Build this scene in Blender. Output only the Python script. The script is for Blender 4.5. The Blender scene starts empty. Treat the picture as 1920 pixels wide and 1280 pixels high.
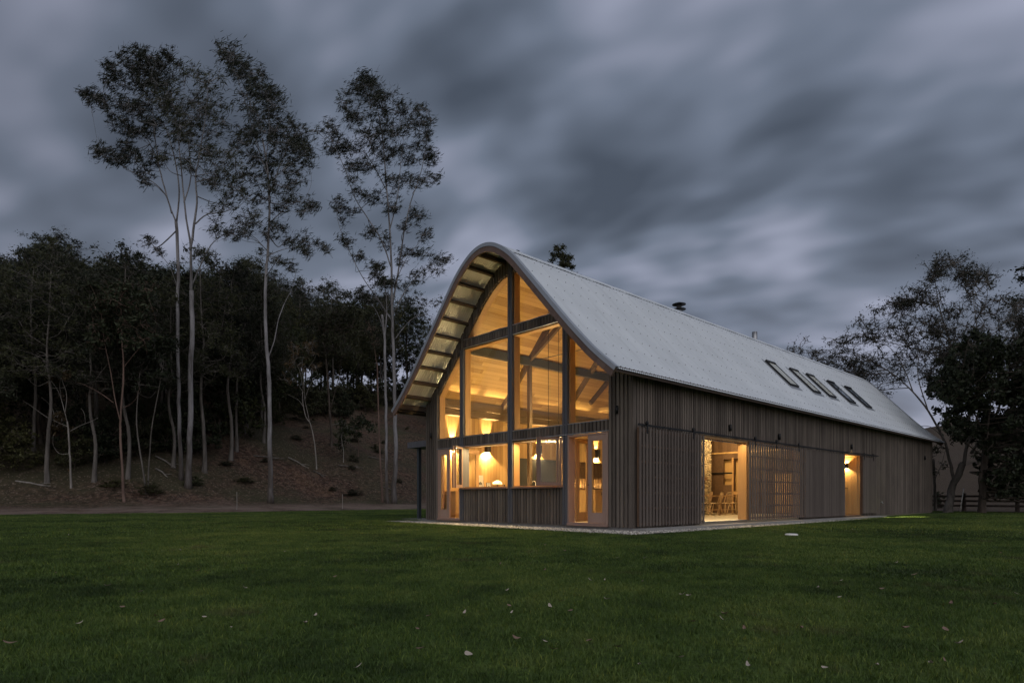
import bpy, math, random
import numpy as np
from mathutils import Vector, Matrix
R = math.radians
sc = bpy.context.scene
col = sc.collection

# ------------------------------------------------------------------ camera, sky, sun, exposure
CAM_H = 0.75
cam_d = bpy.data.cameras.new('camera')
cam = bpy.data.objects.new('camera', cam_d)
col.objects.link(cam)
cam.location = (0, 0, CAM_H)
cam.rotation_euler = (R(90), 0, 0)
cam_d.sensor_width = 36.0
cam_d.lens = 1165.0 / 1920.0 * 36.0
cam_d.shift_y = (935.0 - 640.0) / 1920.0
cam_d.clip_start = 0.1
cam_d.clip_end = 3000
sc.camera = cam
sc.view_settings.view_transform = 'Standard'
sc.view_settings.look = 'None'
sc.view_settings.exposure = 0.0
sc.view_settings.gamma = 1.0
sc.cycles.max_bounces = 8
sc.cycles.diffuse_bounces = 4
sc.cycles.transparent_max_bounces = 16
sc.cycles.sample_clamp_indirect = 4.0
sc.cycles.use_denoising = True

SUN_EL, SUN_AZ = 52.0, 155.0            # weak broad glow of the dusk sky, high and behind to the right
sun_d = bpy.data.lights.new('dusk_glow', 'SUN')
sun_d.energy = 0.58
sun_d.angle = R(70)
sun_d.color = (0.93, 0.96, 1.0)
sun = bpy.data.objects.new('dusk_glow', sun_d)
col.objects.link(sun)
az = R(SUN_AZ)
sdir = Vector((math.sin(az) * math.cos(R(SUN_EL)), math.cos(az) * math.cos(R(SUN_EL)), math.sin(R(SUN_EL))))
sun.rotation_euler = sdir.to_track_quat('Z', 'Y').to_euler()

world = bpy.data.worlds.new('World')
sc.world = world
world.use_nodes = True


class NT:
    """small helper for building node trees"""
    def __init__(s, tree):
        s.t = tree

    def n(s, kind, **kw):
        nd = s.t.nodes.new(kind)
        for k, v in kw.items():
            if k.startswith('i_'):
                key = k[2:]
                key = int(key) if key.isdigit() else key.replace('_', ' ')
                nd.inputs[key].default_value = v
            else:
                setattr(nd, k, v)
        return nd

    def l(s, a, b):
        s.t.links.new(a, b)

    def math(s, op, a, b=None, clamp=False):
        nd = s.n('ShaderNodeMath', operation=op, use_clamp=clamp)
        for i, v in enumerate((a, b)):
            if v is None:
                continue
            if isinstance(v, (int, float)):
                nd.inputs[i].default_value = v
            else:
                s.l(v, nd.inputs[i])
        return nd.outputs[0]

    def ramp(s, fac, stops, interp='LINEAR'):
        nd = s.n('ShaderNodeValToRGB')
        cr = nd.color_ramp
        cr.interpolation = interp
        while len(cr.elements) < len(stops):
            cr.elements.new(0.5)
        for e, (p, c) in zip(cr.elements, stops):
            e.position = p
            e.color = (*c, 1) if len(c) == 3 else c
        if fac is not None:
            s.l(fac, nd.inputs[0])
        return nd.outputs[0]

    def mix(s, fac, a, b, blend='MIX'):
        nd = s.n('ShaderNodeMix', data_type='RGBA', blend_type=blend)
        for i, v in ((0, fac), (6, a), (7, b)):
            if isinstance(v, (int, float)):
                nd.inputs[i].default_value = v
            elif isinstance(v, tuple):
                nd.inputs[i].default_value = (*v, 1)
            else:
                s.l(v, nd.inputs[i])
        return nd.outputs[2]

    def noise(s, vec, scale, detail=4, rough=0.55, dim='3D', w=None):
        nd = s.n('ShaderNodeTexNoise', noise_dimensions=dim)
        nd.inputs['Scale'].default_value = scale
        nd.inputs['Detail'].default_value = detail
        nd.inputs['Roughness'].default_value = rough
        if vec is not None:
            s.l(vec, nd.inputs['Vector'])
        return nd.outputs['Fac']

    def mapping(s, vec, loc=(0, 0, 0), rot=(0, 0, 0), scale=(1, 1, 1)):
        nd = s.n('ShaderNodeMapping')
        nd.inputs['Location'].default_value = loc
        nd.inputs['Rotation'].default_value = rot
        nd.inputs['Scale'].default_value = scale
        s.l(vec, nd.inputs['Vector'])
        return nd.outputs[0]


def build_world():
    t = NT(world.node_tree)
    t.t.nodes.clear()
    out = t.n('ShaderNodeOutputWorld')
    bg = t.n('ShaderNodeBackground')
    bg.inputs['Strength'].default_value = 0.14
    t.l(bg.outputs[0], out.inputs[0])
    tc = t.n('ShaderNodeTexCoord')
    sep = t.n('ShaderNodeSeparateXYZ')
    t.l(tc.outputs['Generated'], sep.inputs[0])
    dx, dy, dz = sep.outputs
    zz = t.math('ADD', t.math('MAXIMUM', dz, 0.0), 0.38)
    px = t.math('DIVIDE', dx, zz)
    py = t.math('DIVIDE', dy, zz)
    comb = t.n('ShaderNodeCombineXYZ')
    t.l(px, comb.inputs[0]); t.l(py, comb.inputs[1])
    # cloud deck: wind-drawn streaks running away from the camera
    warp = t.n('ShaderNodeTexNoise'); warp.inputs['Scale'].default_value = 0.9; warp.inputs['Detail'].default_value = 2
    t.l(comb.outputs[0], warp.inputs['Vector'])
    wv = t.n('ShaderNodeVectorMath', operation='MULTIPLY_ADD')
    t.l(warp.outputs['Color'], wv.inputs[0]); wv.inputs[1].default_value = (0.30, 0.30, 0); t.l(comb.outputs[0], wv.inputs[2])
    m1 = t.mapping(t.mapping(wv.outputs[0], rot=(0, 0, R(SKY['rot']))), loc=SKY['loc1'], scale=(2.4, 1.6, 1))
    n1 = t.noise(m1, 1.0, 3, 0.45)
    m2 = t.mapping(t.mapping(wv.outputs[0], rot=(0, 0, R(SKY['rot2']))), loc=SKY['loc2'], scale=SKY['sc2'])
    n2 = t.noise(m2, 1.0, 2, 0.45)
    m3 = t.mapping(comb.outputs[0], loc=SKY['loc3'], rot=(0, 0, R(-15)), scale=(1.3, 1.0, 1))
    n3 = t.noise(m3, 1.0, 2, 0.5)
    f = t.math('ADD', t.math('MULTIPLY', n1, 0.38), t.math('ADD', t.math('MULTIPLY', n2, 0.42), t.math('MULTIPLY', n3, 0.20)))
    cl = t.ramp(f, [(0.40, (0.48, 0.60, 0.84)), (0.455, (0.76, 0.93, 1.27)), (0.505, (1.16, 1.39, 1.88)),
                    (0.55, (1.82, 2.02, 2.68)), (0.60, (2.6, 2.8, 3.65)), (0.68, (3.6, 3.8, 4.8))])
    # paler band low over the horizon
    hz = t.math('POWER', t.math('SUBTRACT', 1.0, t.math('MULTIPLY', dz, 1.9), True), 3.0)
    cl = t.mix(t.math('MULTIPLY', hz, 0.62), cl, (3.0, 3.05, 3.9))
    # darker towards the upper left (heavier cloud), bluer at right
    dk = t.math('MULTIPLY', t.math('SUBTRACT', -0.05, dx, True), t.math('MULTIPLY', dz, 2.2, True))
    cl = t.mix(t.math('MULTIPLY', dk, 0.7), cl, (0.55, 0.6, 0.8))
    # after-glow of the open sky behind the camera and overhead
    bk = t.math('MULTIPLY', t.math('SUBTRACT', 0.05, dy, True), 1.6, True)
    cl = t.mix(bk, cl, (4.3, 4.2, 4.5))
    nish = t.n('ShaderNodeTexSky', sky_type='NISHITA', sun_disc=False)
    nish.sun_elevation = R(2.0); nish.sun_rotation = R(SUN_AZ)
    both = t.mix(0.06, cl, nish.outputs[0])
    t.l(both, bg.inputs['Color'])


SKY = dict(loc1=(9.26, 7.466, 1.247), rot=-58, loc2=(17.331, 0.129, 4.525), rot2=-66, sc2=(6.8, 3.8, 1), loc3=(17.966, 1.616, 4.988))
build_world()

# ------------------------------------------------------------------ local frame of the building
C0 = np.array([(1186 - 960) / 1165 * 14.0, 14.0])
EX = np.array([0.737, 0.676]); EX /= np.linalg.norm(EX)
EY = np.array([-EX[1], EX[0]])
ROT = math.atan2(EX[1], EX[0])


def W(x, y, z=0.0):
    p = C0 + x * EX + y * EY
    return (float(p[0]), float(p[1]), z)


def loc(X, Y):
    return ((X - C0[0]) * EX[0] + (Y - C0[1]) * EX[1], (X - C0[0]) * EY[0] + (Y - C0[1]) * EY[1])


def sstep(a, b, x):
    t = np.clip((x - a) / (b - a), 0, 1)
    return t * t * (3 - 2 * t)


def H(X, Y):
    """height of the land"""
    X = np.asarray(X, float); Y = np.asarray(Y, float)
    lx, ly = loc(X, Y)
    z = 0.004 * np.clip(Y - 14, 0, 30)
    wob = 1.6 * np.sin(lx * 0.11 + 0.6) + 0.7 * np.sin(lx * 0.29 + 2)
    s = ly - 25.5 + wob
    z = z + 0.03 * np.clip(s, 0, 9)
    h = np.clip(s - 7.5, 0, None)
    rise = 0.36 * h * sstep(0, 9, h)
    rise = np.where(h > 50, 0.36 * 50 + 0.12 * (h - 50), rise)
    bump = 0.5 * np.sin(lx * 0.21 + ly * 0.13) + 0.4 * np.sin(lx * 0.09 - ly * 0.27 + 1) + 0.25 * np.sin(lx * 0.6 + ly * 0.5)
    z = z + rise + bump * sstep(3, 16, h) * 0.9
    t = np.clip(lx - 34, 0, None)
    far = 0.12 * np.clip(t, 0, 190) * sstep(0, 40, t)
    z = z + far * sstep(90, 20, ly) * (1 + 0.15 * np.sin(ly * 0.03 + 1) + 0.1 * np.sin(lx * 0.05 + ly * 0.06))
    return z


def hit(px, py, tmax=220.0):
    """where the sight line through a picture point of the photo meets the land"""
    t = np.concatenate([np.arange(2.0, 8, 0.02), np.arange(8, tmax, 0.1)])
    X = (px - 960) / 1165 * t
    g = H(X, t) >= CAM_H - (py - 935) / 1165 * t
    i = int(np.argmax(g)) if g.any() else len(t) - 1
    return float(X[i]), float(t[i]), float(H(X[i], t[i]))


# ------------------------------------------------------------------ mesh helpers
class MB:
    def __init__(s):
        s.v = []; s.f = []; s.uv = None

    def add(s, vs, fs):
        b = len(s.v)
        s.v.extend([tuple(map(float, v)) for v in vs])
        s.f.extend([tuple(b + i for i in f) for f in fs])

    def hexa(s, p):
        s.add(p, [(0, 3, 2, 1), (4, 5, 6, 7), (0, 1, 5, 4), (1, 2, 6, 5), (2, 3, 7, 6), (3, 0, 4, 7)])

    def box(s, x0, x1, y0, y1, z0, z1):
        s.hexa([(x0, y0, z0), (x1, y0, z0), (x1, y1, z0), (x0, y1, z0), (x0, y0, z1), (x1, y0, z1), (x1, y1, z1), (x0, y1, z1)])

    def bar(s, a, b, w, h, up=(0, 0, 1)):
        a = Vector(a); b = Vector(b)
        d = (b - a).normalized()
        u = Vector(up)
        if abs(d.dot(u)) > 0.98:
            u = Vector((1, 0, 0))
        r = d.cross(u).normalized(); u = r.cross(d).normalized()
        r = r * w / 2; u = u * h / 2
        s.hexa([a - r - u, a + r - u, a + r + u, a - r + u, b - r - u, b + r - u, b + r + u, b - r + u])

    def tube(s, pts, rad, n=8, cap=True):
        pts = [Vector(p) for p in pts]
        if not hasattr(rad, '__len__'):
            rad = [rad] * len(pts)
        b = len(s.v)
        u = None
        for i, p in enumerate(pts):
            d = (pts[min(i + 1, len(pts) - 1)] - pts[max(i - 1, 0)])
            if d.length < 1e-9:
                d = Vector((0, 0, 1))
            d.normalize()
            if u is None:
                u = d.orthogonal().normalized()
            else:
                u = (u - d * u.dot(d))
                u = u.normalized() if u.length > 1e-6 else d.orthogonal().normalized()
            w = d.cross(u)
            for k in range(n):
                a = 2 * math.pi * k / n
                q = p + (u * math.cos(a) + w * math.sin(a)) * rad[i]
                s.v.append((q.x, q.y, q.z))
        for i in range(len(pts) - 1):
            for k in range(n):
                k2 = (k + 1) % n
                s.f.append((b + i * n + k, b + i * n + k2, b + (i + 1) * n + k2, b + (i + 1) * n + k))
        if cap:
            s.f.append(tuple(b + k for k in range(n))[::-1])
            e = b + (len(pts) - 1) * n
            s.f.append(tuple(e + k for k in range(n)))

    def lathe(s, prof, n=20, c=(0, 0, 0)):
        b = len(s.v)
        for r, z in prof:
            for k in range(n):
                a = 2 * math.pi * k / n
                s.v.append((c[0] + r * math.cos(a), c[1] + r * math.sin(a), c[2] + z))
        for i in range(len(prof) - 1):
            for k in range(n):
                k2 = (k + 1) % n
                s.f.append((b + i * n + k, b + i * n + k2, b + (i + 1) * n + k2, b + (i + 1) * n + k))
        if prof[0][0] > 1e-4:
            s.f.append(tuple(b + k for k in range(n))[::-1])
        if prof[-1][0] > 1e-4:
            e = b + (len(prof) - 1) * n
            s.f.append(tuple(e + k for k in range(n)))

    def prism(s, poly, x0, x1):
        """polygon in the (y, z) plane drawn out along x"""
        n = len(poly)
        s.add([(x0, y, z) for y, z in poly] + [(x1, y, z) for y, z in poly],
              [tuple(range(n))[::-1], tuple(range(n, 2 * n))] + [(i, (i + 1) % n, n + (i + 1) % n, n + i) for i in range(n)])

    def build(s, name, mat, parent=None, smooth=False, at=None, rz=None):
        me = bpy.data.meshes.new(name)
        me.from_pydata(s.v, [], s.f)
        if s.uv is not None:
            l = me.uv_layers.new(name='UVMap')
            idx = np.zeros(len(me.loops), np.int32)
            me.loops.foreach_get('vertex_index', idx)
            l.data.foreach_set('uv', np.asarray(s.uv, np.float32)[idx].ravel())
        me.validate()
        if smooth:
            me.polygons.foreach_set('use_smooth', [True] * len(me.polygons))
        return put(name, me, mat, parent, at, rz)


def put(name, me, mat, parent=None, at=None, rz=None):
    if mat is not None and not me.materials:
        me.materials.append(mat)
    o = bpy.data.objects.new(name, me)
    col.objects.link(o)
    if parent is not None:
        o.parent = parent
    if at is not None:
        o.location = at
    if rz is not None:
        o.rotation_euler = (0, 0, rz)
    return o


def np_mesh(name, V, F):
    """fast mesh out of numpy arrays; F (n, 3) or (n, 4)"""
    me = bpy.data.meshes.new(name)
    n, k = F.shape
    me.vertices.add(len(V)); me.loops.add(n * k); me.polygons.add(n)
    me.vertices.foreach_set('co', np.ascontiguousarray(V, np.float32).ravel())
    me.loops.foreach_set('vertex_index', np.ascontiguousarray(F, np.int32).ravel())
    me.polygons.foreach_set('loop_start', np.arange(0, n * k, k, dtype=np.int32))
    me.update(calc_edges=True)
    return me


def tag(o, label=None, cat=None, group=None, kind=None):
    for k, v in (('label', label), ('category', cat), ('group', group), ('kind', kind)):
        if v:
            o[k] = v
    return o


def empty(name, at=(0, 0, 0), rz=0.0, label=None, cat=None, group=None):
    o = bpy.data.objects.new(name, None)
    o.empty_display_size = 0.2
    col.objects.link(o)
    o.location = at; o.rotation_euler = (0, 0, rz)
    return tag(o, label, cat, group)


def copy_tree(o, parent=None):
    c = o.copy()
    col.objects.link(c)
    if parent is not None:
        c.parent = parent
    for ch in list(o.children):
        copy_tree(ch, c)
    return c


# ------------------------------------------------------------------ materials
def mat(name):
    m = bpy.data.materials.new(name)
    m.use_nodes = True
    t = NT(m.node_tree)
    return m, t, t.t.nodes['Principled BSDF']


def setp(b, **kw):
    for k, v in kw.items():
        b.inputs[k.replace('_', ' ')].default_value = v


def plain(name, c, rough=0.6, metal=0.0, var=0.12, scale=6.0, bump=0.0):
    m, t, b = mat(name)
    tc = t.n('ShaderNodeTexCoord')
    n = t.noise(tc.outputs['Object'], scale, 5, 0.6)
    cc = t.mix(n, tuple(x * (1 - var) for x in c), tuple(min(1, x * (1 + var)) for x in c))
    t.l(cc, b.inputs['Base Color'])
    setp(b, Roughness=rough, Metallic=metal)
    if bump:
        bp = t.n('ShaderNodeBump'); bp.inputs['Strength'].default_value = bump; bp.inputs['Distance'].default_value = 0.01
        t.l(t.noise(tc.outputs['Object'], scale * 6, 4), bp.inputs['Height']); t.l(bp.outputs[0], b.inputs['Normal'])
    return m


def wood(name, c1, c2, rough=0.55, grain=(9, 9, 0.7), isl=0.5, spec=0.3, stain=0.0):
    """timber: grain along local z (or the axis with the small scale), a tone of its own for every board"""
    m, t, b = mat(name)
    tc = t.n('ShaderNodeTexCoord')
    g = t.n('ShaderNodeNewGeometry')
    mp = t.mapping(tc.outputs['Object'], scale=grain)
    off = t.n('ShaderNodeVectorMath', operation='ADD')
    cmb = t.n('ShaderNodeCombineXYZ')
    r = t.math('MULTIPLY', g.outputs['Random Per Island'], 37.0)
    for i in range(3):
        t.l(r, cmb.inputs[i])
    t.l(mp, off.inputs[0]); t.l(cmb.outputs[0], off.inputs[1])
    n = t.noise(off.outputs[0], 2.2, 6, 0.62)
    f = t.math('ADD', t.math('MULTIPLY', n, 1 - isl), t.math('MULTIPLY', g.outputs['Random Per Island'], isl), True)
    c = t.ramp(f, [(0.2, c1), (0.8, c2)])
    if stain:
        st = t.noise(tc.outputs['Object'], 0.55, 4, 0.6)
        c = t.mix(t.math('MULTIPLY', t.ramp(st, [(0.42, (0, 0, 0)), (0.62, (1, 1, 1))]), stain), c, tuple(x * 0.55 for x in c1))
    t.l(c, b.inputs['Base Color'])
    setp(b, Roughness=rough, Specular_IOR_Level=spec)
    bp = t.n('ShaderNodeBump'); bp.inputs['Strength'].default_value = 0.25; bp.inputs['Distance'].default_value = 0.004
    t.l(n, bp.inputs['Height']); t.l(bp.outputs[0], b.inputs['Normal'])
    return m


def boards(name, c1, c2, w=0.12, rough=0.5, gap=0.05):
    """lining boards from the UV map: u runs along the board, v across"""
    m, t, b = mat(name)
    uv = t.n('ShaderNodeUVMap')
    sep = t.n('ShaderNodeSeparateXYZ'); t.l(uv.outputs[0], sep.inputs[0])
    v = t.math('DIVIDE', sep.outputs[1], w)
    bid = t.math('FLOOR', v)
    fr = t.math('FRACT', v)
    wn = t.n('ShaderNodeTexWhiteNoise', noise_dimensions='1D'); t.l(bid, wn.inputs['W'])
    seg = t.math('FLOOR', t.math('ADD', t.math('DIVIDE', sep.outputs[0], 2.4), t.math('MULTIPLY', wn.outputs['Value'], 7)))
    wn2 = t.n('ShaderNodeTexWhiteNoise', noise_dimensions='2D')
    cb = t.n('ShaderNodeCombineXYZ'); t.l(bid, cb.inputs[0]); t.l(seg, cb.inputs[1]); t.l(cb.outputs[0], wn2.inputs['Vector'])
    cg = t.n('ShaderNodeCombineXYZ')
    t.l(t.math('ADD', t.math('MULTIPLY', sep.outputs[0], 1.3), t.math('MULTIPLY', wn2.outputs['Value'], 50)), cg.inputs[0])
    t.l(t.math('MULTIPLY', sep.outputs[1], 30), cg.inputs[1])
    n = t.noise(cg.outputs[0], 1.0, 5, 0.6)
    f = t.math('ADD', t.math('MULTIPLY', n, 0.5), t.math('MULTIPLY', wn2.outputs['Value'], 0.5), True)
    c = t.ramp(f, [(0.2, c1), (0.8, c2)])
    dark = t.math('LESS_THAN', fr, gap)
    c = t.mix(t.math('MULTIPLY', dark, 0.6), c, tuple(x * 0.2 for x in c1))
    t.l(c, b.inputs['Base Color'])
    setp(b, Roughness=rough, Specular_IOR_Level=0.3)
    return m


M = {}
M['batten'] = wood('weathered_batten', (0.075, 0.062, 0.054), (0.215, 0.180, 0.152), 0.75, isl=0.42, spec=0.12, stain=0.25)
M['slat'] = wood('weathered_slat', (0.085, 0.068, 0.060), (0.17, 0.142, 0.124), 0.75, isl=0.3, spec=0.15)
M['post'] = wood('grey_post', (0.07, 0.07, 0.08), (0.13, 0.13, 0.145), 0.6, isl=0.2)
M['backing'] = plain('dark_backing', (0.02, 0.018, 0.017), 0.9)
M['barge'] = wood('barge_timber', (0.11, 0.07, 0.058), (0.19, 0.13, 0.105), 0.6, grain=(2, 2, 2), isl=0.2)
M['purlin'] = wood('dark_purlin', (0.045, 0.032, 0.026), (0.09, 0.065, 0.05), 0.7, grain=(0.6, 9, 9))
M['frame'] = wood('honey_frame', (0.33, 0.18, 0.075), (0.50, 0.30, 0.135), 0.45, isl=0.35)
M['door'] = wood('pinkish_door', (0.30, 0.19, 0.15), (0.44, 0.30, 0.24), 0.5, isl=0.3)
M['sash'] = wood('brown_sash', (0.17, 0.10, 0.075), (0.28, 0.18, 0.14), 0.5, isl=0.3)
M['ceiling'] = boards('ceiling_boards', (0.30, 0.175, 0.065), (0.58, 0.385, 0.165), 0.135, 0.42, 0.05)
M['lining'] = boards('lining_boards', (0.31, 0.18, 0.07), (0.54, 0.345, 0.145), 0.14, 0.5, 0.05)
M['darkwood'] = wood('dark_timber', (0.07, 0.04, 0.025), (0.15, 0.09, 0.055), 0.5, grain=(0.6, 6, 6), isl=0.3)
M['beam'] = wood('glulam_beam', (0.075, 0.05, 0.032), (0.16, 0.112, 0.072), 0.5, grain=(0.6, 6, 6), isl=0.3)
M['steel'] = plain('blue_grey_steel', (0.085, 0.10, 0.115), 0.45, 0.5)
M['black'] = plain('black_metal', (0.012, 0.012, 0.013), 0.5, 0.3)
M['concrete'] = plain('concrete', (0.27, 0.26, 0.25), 0.85, 0, 0.25, 5, 0.3)
M['floor'] = plain('pale_floor', (0.50, 0.44, 0.34), 0.35, 0, 0.1, 3)
M['cabinet'] = wood('cabinet_timber', (0.38, 0.22, 0.09), (0.55, 0.36, 0.16), 0.45, isl=0.4)
M['white'] = plain('white_enamel', (0.75, 0.73, 0.69), 0.4, 0, 0.05)
M['paper'] = plain('paper', (0.72, 0.69, 0.62), 0.8, 0, 0.06)
M['ink'] = plain('ink', (0.05, 0.05, 0.05), 0.8)
M['zinc_edge'] = plain('zinc_edge', (0.40, 0.42, 0.44), 0.38, 0.75, 0.1)
M['flue'] = plain('flue_steel', (0.32, 0.32, 0.33), 0.35, 0.8, 0.1)
M['screw'] = plain('screw_heads', (0.10, 0.105, 0.11), 0.5, 0.6)
M['chair'] = wood('pale_chair_wood', (0.36, 0.25, 0.15), (0.55, 0.41, 0.26), 0.5, isl=0.4)
M['antler'] = plain('bone_white', (0.62, 0.55, 0.44), 0.5)


def roof_mat():
    m, t, b = mat('galvanised_roofing')
    tc = t.n('ShaderNodeTexCoord')
    n = t.noise(tc.outputs['Object'], 0.7, 5, 0.6)
    n2 = t.noise(t.mapping(tc.outputs['Object'], scale=(1.3, 0.15, 0.15)), 1.0, 3)
    f = t.math('ADD', t.math('MULTIPLY', n, 0.6), t.math('MULTIPLY', n2, 0.4))
    c = t.ramp(f, [(0.3, (0.55, 0.585, 0.615)), (0.7, (0.68, 0.715, 0.745))])
    sx = t.n('ShaderNodeSeparateXYZ'); t.l(tc.outputs['Object'], sx.inputs[0])       # every sheet weathered a little differently
    wn = t.n('ShaderNodeTexWhiteNoise', noise_dimensions='1D'); t.l(t.math('FLOOR', t.math('DIVIDE', sx.outputs[0], 0.762)), wn.inputs['W'])
    c = t.mix(t.math('MULTIPLY', wn.outputs['Value'], 0.16), c, (0.40, 0.43, 0.46))
    stk = t.noise(t.mapping(tc.outputs['Object'], scale=(7, 0.5, 0.5)), 1.0, 4, 0.6)
    c = t.mix(t.math('MULTIPLY', t.ramp(stk, [(0.5, (0, 0, 0)), (0.68, (1, 1, 1))]), 0.22), c, (0.36, 0.37, 0.38))
    t.l(c, b.inputs['Base Color'])
    setp(b, Roughness=0.42, Metallic=0.2, Specular_IOR_Level=0.4)
    return m


def glass_mat():
    m, t, b = mat('window_glass')
    t.t.nodes.remove(b)
    out = t.t.nodes['Material Output']
    tr = t.n('ShaderNodeBsdfTransparent'); tr.inputs[0].default_value = (0.95, 0.96, 0.95, 1)
    gl = t.n('ShaderNodeBsdfGlossy'); gl.inputs['Roughness'].default_value = 0.02
    fr = t.n('ShaderNodeFresnel'); fr.inputs['IOR'].default_value = 1.5
    mx = t.n('ShaderNodeMixShader')
    gm = t.n('ShaderNodeNewGeometry')               # only the outer skin of the pane mirrors
    t.l(t.math('MULTIPLY', t.math('MULTIPLY', fr.outputs[0], 1.1, True), t.math('SUBTRACT', 1.0, gm.outputs['Backfacing'])), mx.inputs[0]); t.l(tr.outputs[0], mx.inputs[1]); t.l(gl.outputs[0], mx.inputs[2])
    t.l(mx.outputs[0], out.inputs[0])
    return m


def glow(name, c, s):
    m, t, b = mat(name)
    setp(b, Base_Color=(0.8, 0.75, 0.6, 1), Emission_Color=(*c, 1), Emission_Strength=s)
    return m


WARM = (1.0, 0.70, 0.31)
M['roof'] = roof_mat()
M['glass'] = glass_mat()
M['bulb'] = glow('lit_bulb', (1.0, 0.70, 0.36), 30.0)
M['led'] = glow('led_strip_glow', (1.0, 0.68, 0.34), 5.0)
M['shade'] = glow('lit_lamp_shade', (1.0, 0.74, 0.42), 1.1)


def stone_mat():
    m, t, b = mat('rubble_stone')
    tc = t.n('ShaderNodeTexCoord')
    wn = t.n('ShaderNodeTexNoise'); wn.inputs['Scale'].default_value = 2.5
    t.l(tc.outputs['Object'], wn.inputs['Vector'])
    ad = t.n('ShaderNodeVectorMath', operation='MULTIPLY_ADD'); t.l(wn.outputs['Color'], ad.inputs[0]); ad.inputs[1].default_value = (0.35, 0.35, 0.35); t.l(tc.outputs['Object'], ad.inputs[2])
    vo = t.n('ShaderNodeTexVoronoi'); vo.inputs['Scale'].default_value = 3.6; t.l(ad.outputs[0], vo.inputs['Vector'])
    ve = t.n('ShaderNodeTexVoronoi', feature='DISTANCE_TO_EDGE'); ve.inputs['Scale'].default_value = 3.6; t.l(ad.outputs[0], ve.inputs['Vector'])
    sp = t.n('ShaderNodeSeparateColor'); t.l(vo.outputs['Color'], sp.inputs[0])
    c = t.ramp(sp.outputs[0], [(0.0, (0.07, 0.06, 0.045)), (0.4, (0.22, 0.16, 0.095)), (0.75, (0.32, 0.24, 0.14)), (1.0, (0.13, 0.115, 0.095))])
    n = t.noise(tc.outputs['Object'], 14, 5)
    c = t.mix(0.5, c, t.ramp(n, [(0.3, (0.09, 0.07, 0.05)), (0.7, (0.34, 0.27, 0.17))]))
    e = t.ramp(ve.outputs['Distance'], [(0.0, (0, 0, 0)), (0.09, (1, 1, 1))])
    c = t.mix(e, (0.24, 0.19, 0.13), c)
    t.l(c, b.inputs['Base Color']); setp(b, Roughness=0.85)
    bp = t.n('ShaderNodeBump'); bp.inputs['Strength'].default_value = 0.9; bp.inputs['Distance'].default_value = 0.06
    t.l(t.math('ADD', e, t.math('MULTIPLY', n, 0.4)), bp.inputs['Height']); t.l(bp.outputs[0], b.inputs['Normal'])
    return m


M['stone'] = stone_mat()


def leaf_mat(name, c1, c2, trans=0.25):
    m, t, b = mat(name)
    g = t.n('ShaderNodeNewGeometry')
    c = t.ramp(g.outputs['Random Per Island'], [(0.0, c1), (1.0, c2)])
    oi = t.n('ShaderNodeObjectInfo')                # every tree has a tone of its own
    c = t.mix(1.0, c, t.ramp(oi.outputs['Random'], [(0.0, (0.6, 0.62, 0.6)), (0.5, (1.0, 1.0, 1.0)), (1.0, (1.75, 1.6, 1.25))]), 'MULTIPLY')
    t.l(c, b.inputs['Base Color'])
    setp(b, Roughness=0.6, Specular_IOR_Level=0.2)
    out = t.t.nodes['Material Output']
    tr = t.n('ShaderNodeBsdfTranslucent'); t.l(c, tr.inputs[0])
    mx = t.n('ShaderNodeMixShader'); mx.inputs[0].default_value = trans
    t.l(b.outputs[0], mx.inputs[1]); t.l(tr.outputs[0], mx.inputs[2]); t.l(mx.outputs[0], out.inputs[0])
    return m


M['gum_leaf'] = leaf_mat('gum_leaves', (0.018, 0.022, 0.014), (0.05, 0.058, 0.036))
M['dark_leaf'] = leaf_mat('dark_leaves', (0.012, 0.017, 0.009), (0.042, 0.052, 0.026), 0.15)
M['olive_leaf'] = leaf_mat('olive_leaves', (0.022, 0.026, 0.013), (0.062, 0.066, 0.034), 0.2)
M['dry_leaf'] = leaf_mat('rusty_foliage', (0.05, 0.035, 0.018), (0.10, 0.072, 0.038), 0.2)


def bark_mat(name, c1, c2, base=None, zb=(0.5, 3.0), sc_=1.0):
    m, t, b = mat(name)
    tc = t.n('ShaderNodeTexCoord')
    mp = t.mapping(tc.outputs['Object'], scale=(3 * sc_, 3 * sc_, 0.5 * sc_))
    n = t.noise(mp, 1.0, 6, 0.65)
    c = t.ramp(n, [(0.35, c1), (0.62, c2)])
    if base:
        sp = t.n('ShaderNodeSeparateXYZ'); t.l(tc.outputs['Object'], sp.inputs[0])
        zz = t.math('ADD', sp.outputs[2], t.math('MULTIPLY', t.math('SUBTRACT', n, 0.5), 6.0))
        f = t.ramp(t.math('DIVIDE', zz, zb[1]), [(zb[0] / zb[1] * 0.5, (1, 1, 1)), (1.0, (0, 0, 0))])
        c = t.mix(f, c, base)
    t.l(c, b.inputs['Base Color']); setp(b, Roughness=0.85, Specular_IOR_Level=0.15)
    bp = t.n('ShaderNodeBump'); bp.inputs['Strength'].default_value = 0.4; bp.inputs['Distance'].default_value = 0.03
    t.l(n, bp.inputs['Height']); t.l(bp.outputs[0], b.inputs['Normal'])
    return m


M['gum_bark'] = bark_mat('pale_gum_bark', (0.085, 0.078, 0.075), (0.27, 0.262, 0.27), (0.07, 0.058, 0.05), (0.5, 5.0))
M['dark_bark'] = bark_mat('dark_bark', (0.045, 0.036, 0.03), (0.11, 0.09, 0.075))
M['red_bark'] = bark_mat('reddish_bark', (0.085, 0.055, 0.045), (0.19, 0.13, 0.105))
M['pale_bark'] = bark_mat('dry_pale_bark', (0.15, 0.135, 0.12), (0.30, 0.275, 0.25))
M['grey_bark'] = bark_mat('grey_bark', (0.07, 0.062, 0.055), (0.16, 0.145, 0.13))


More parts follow.
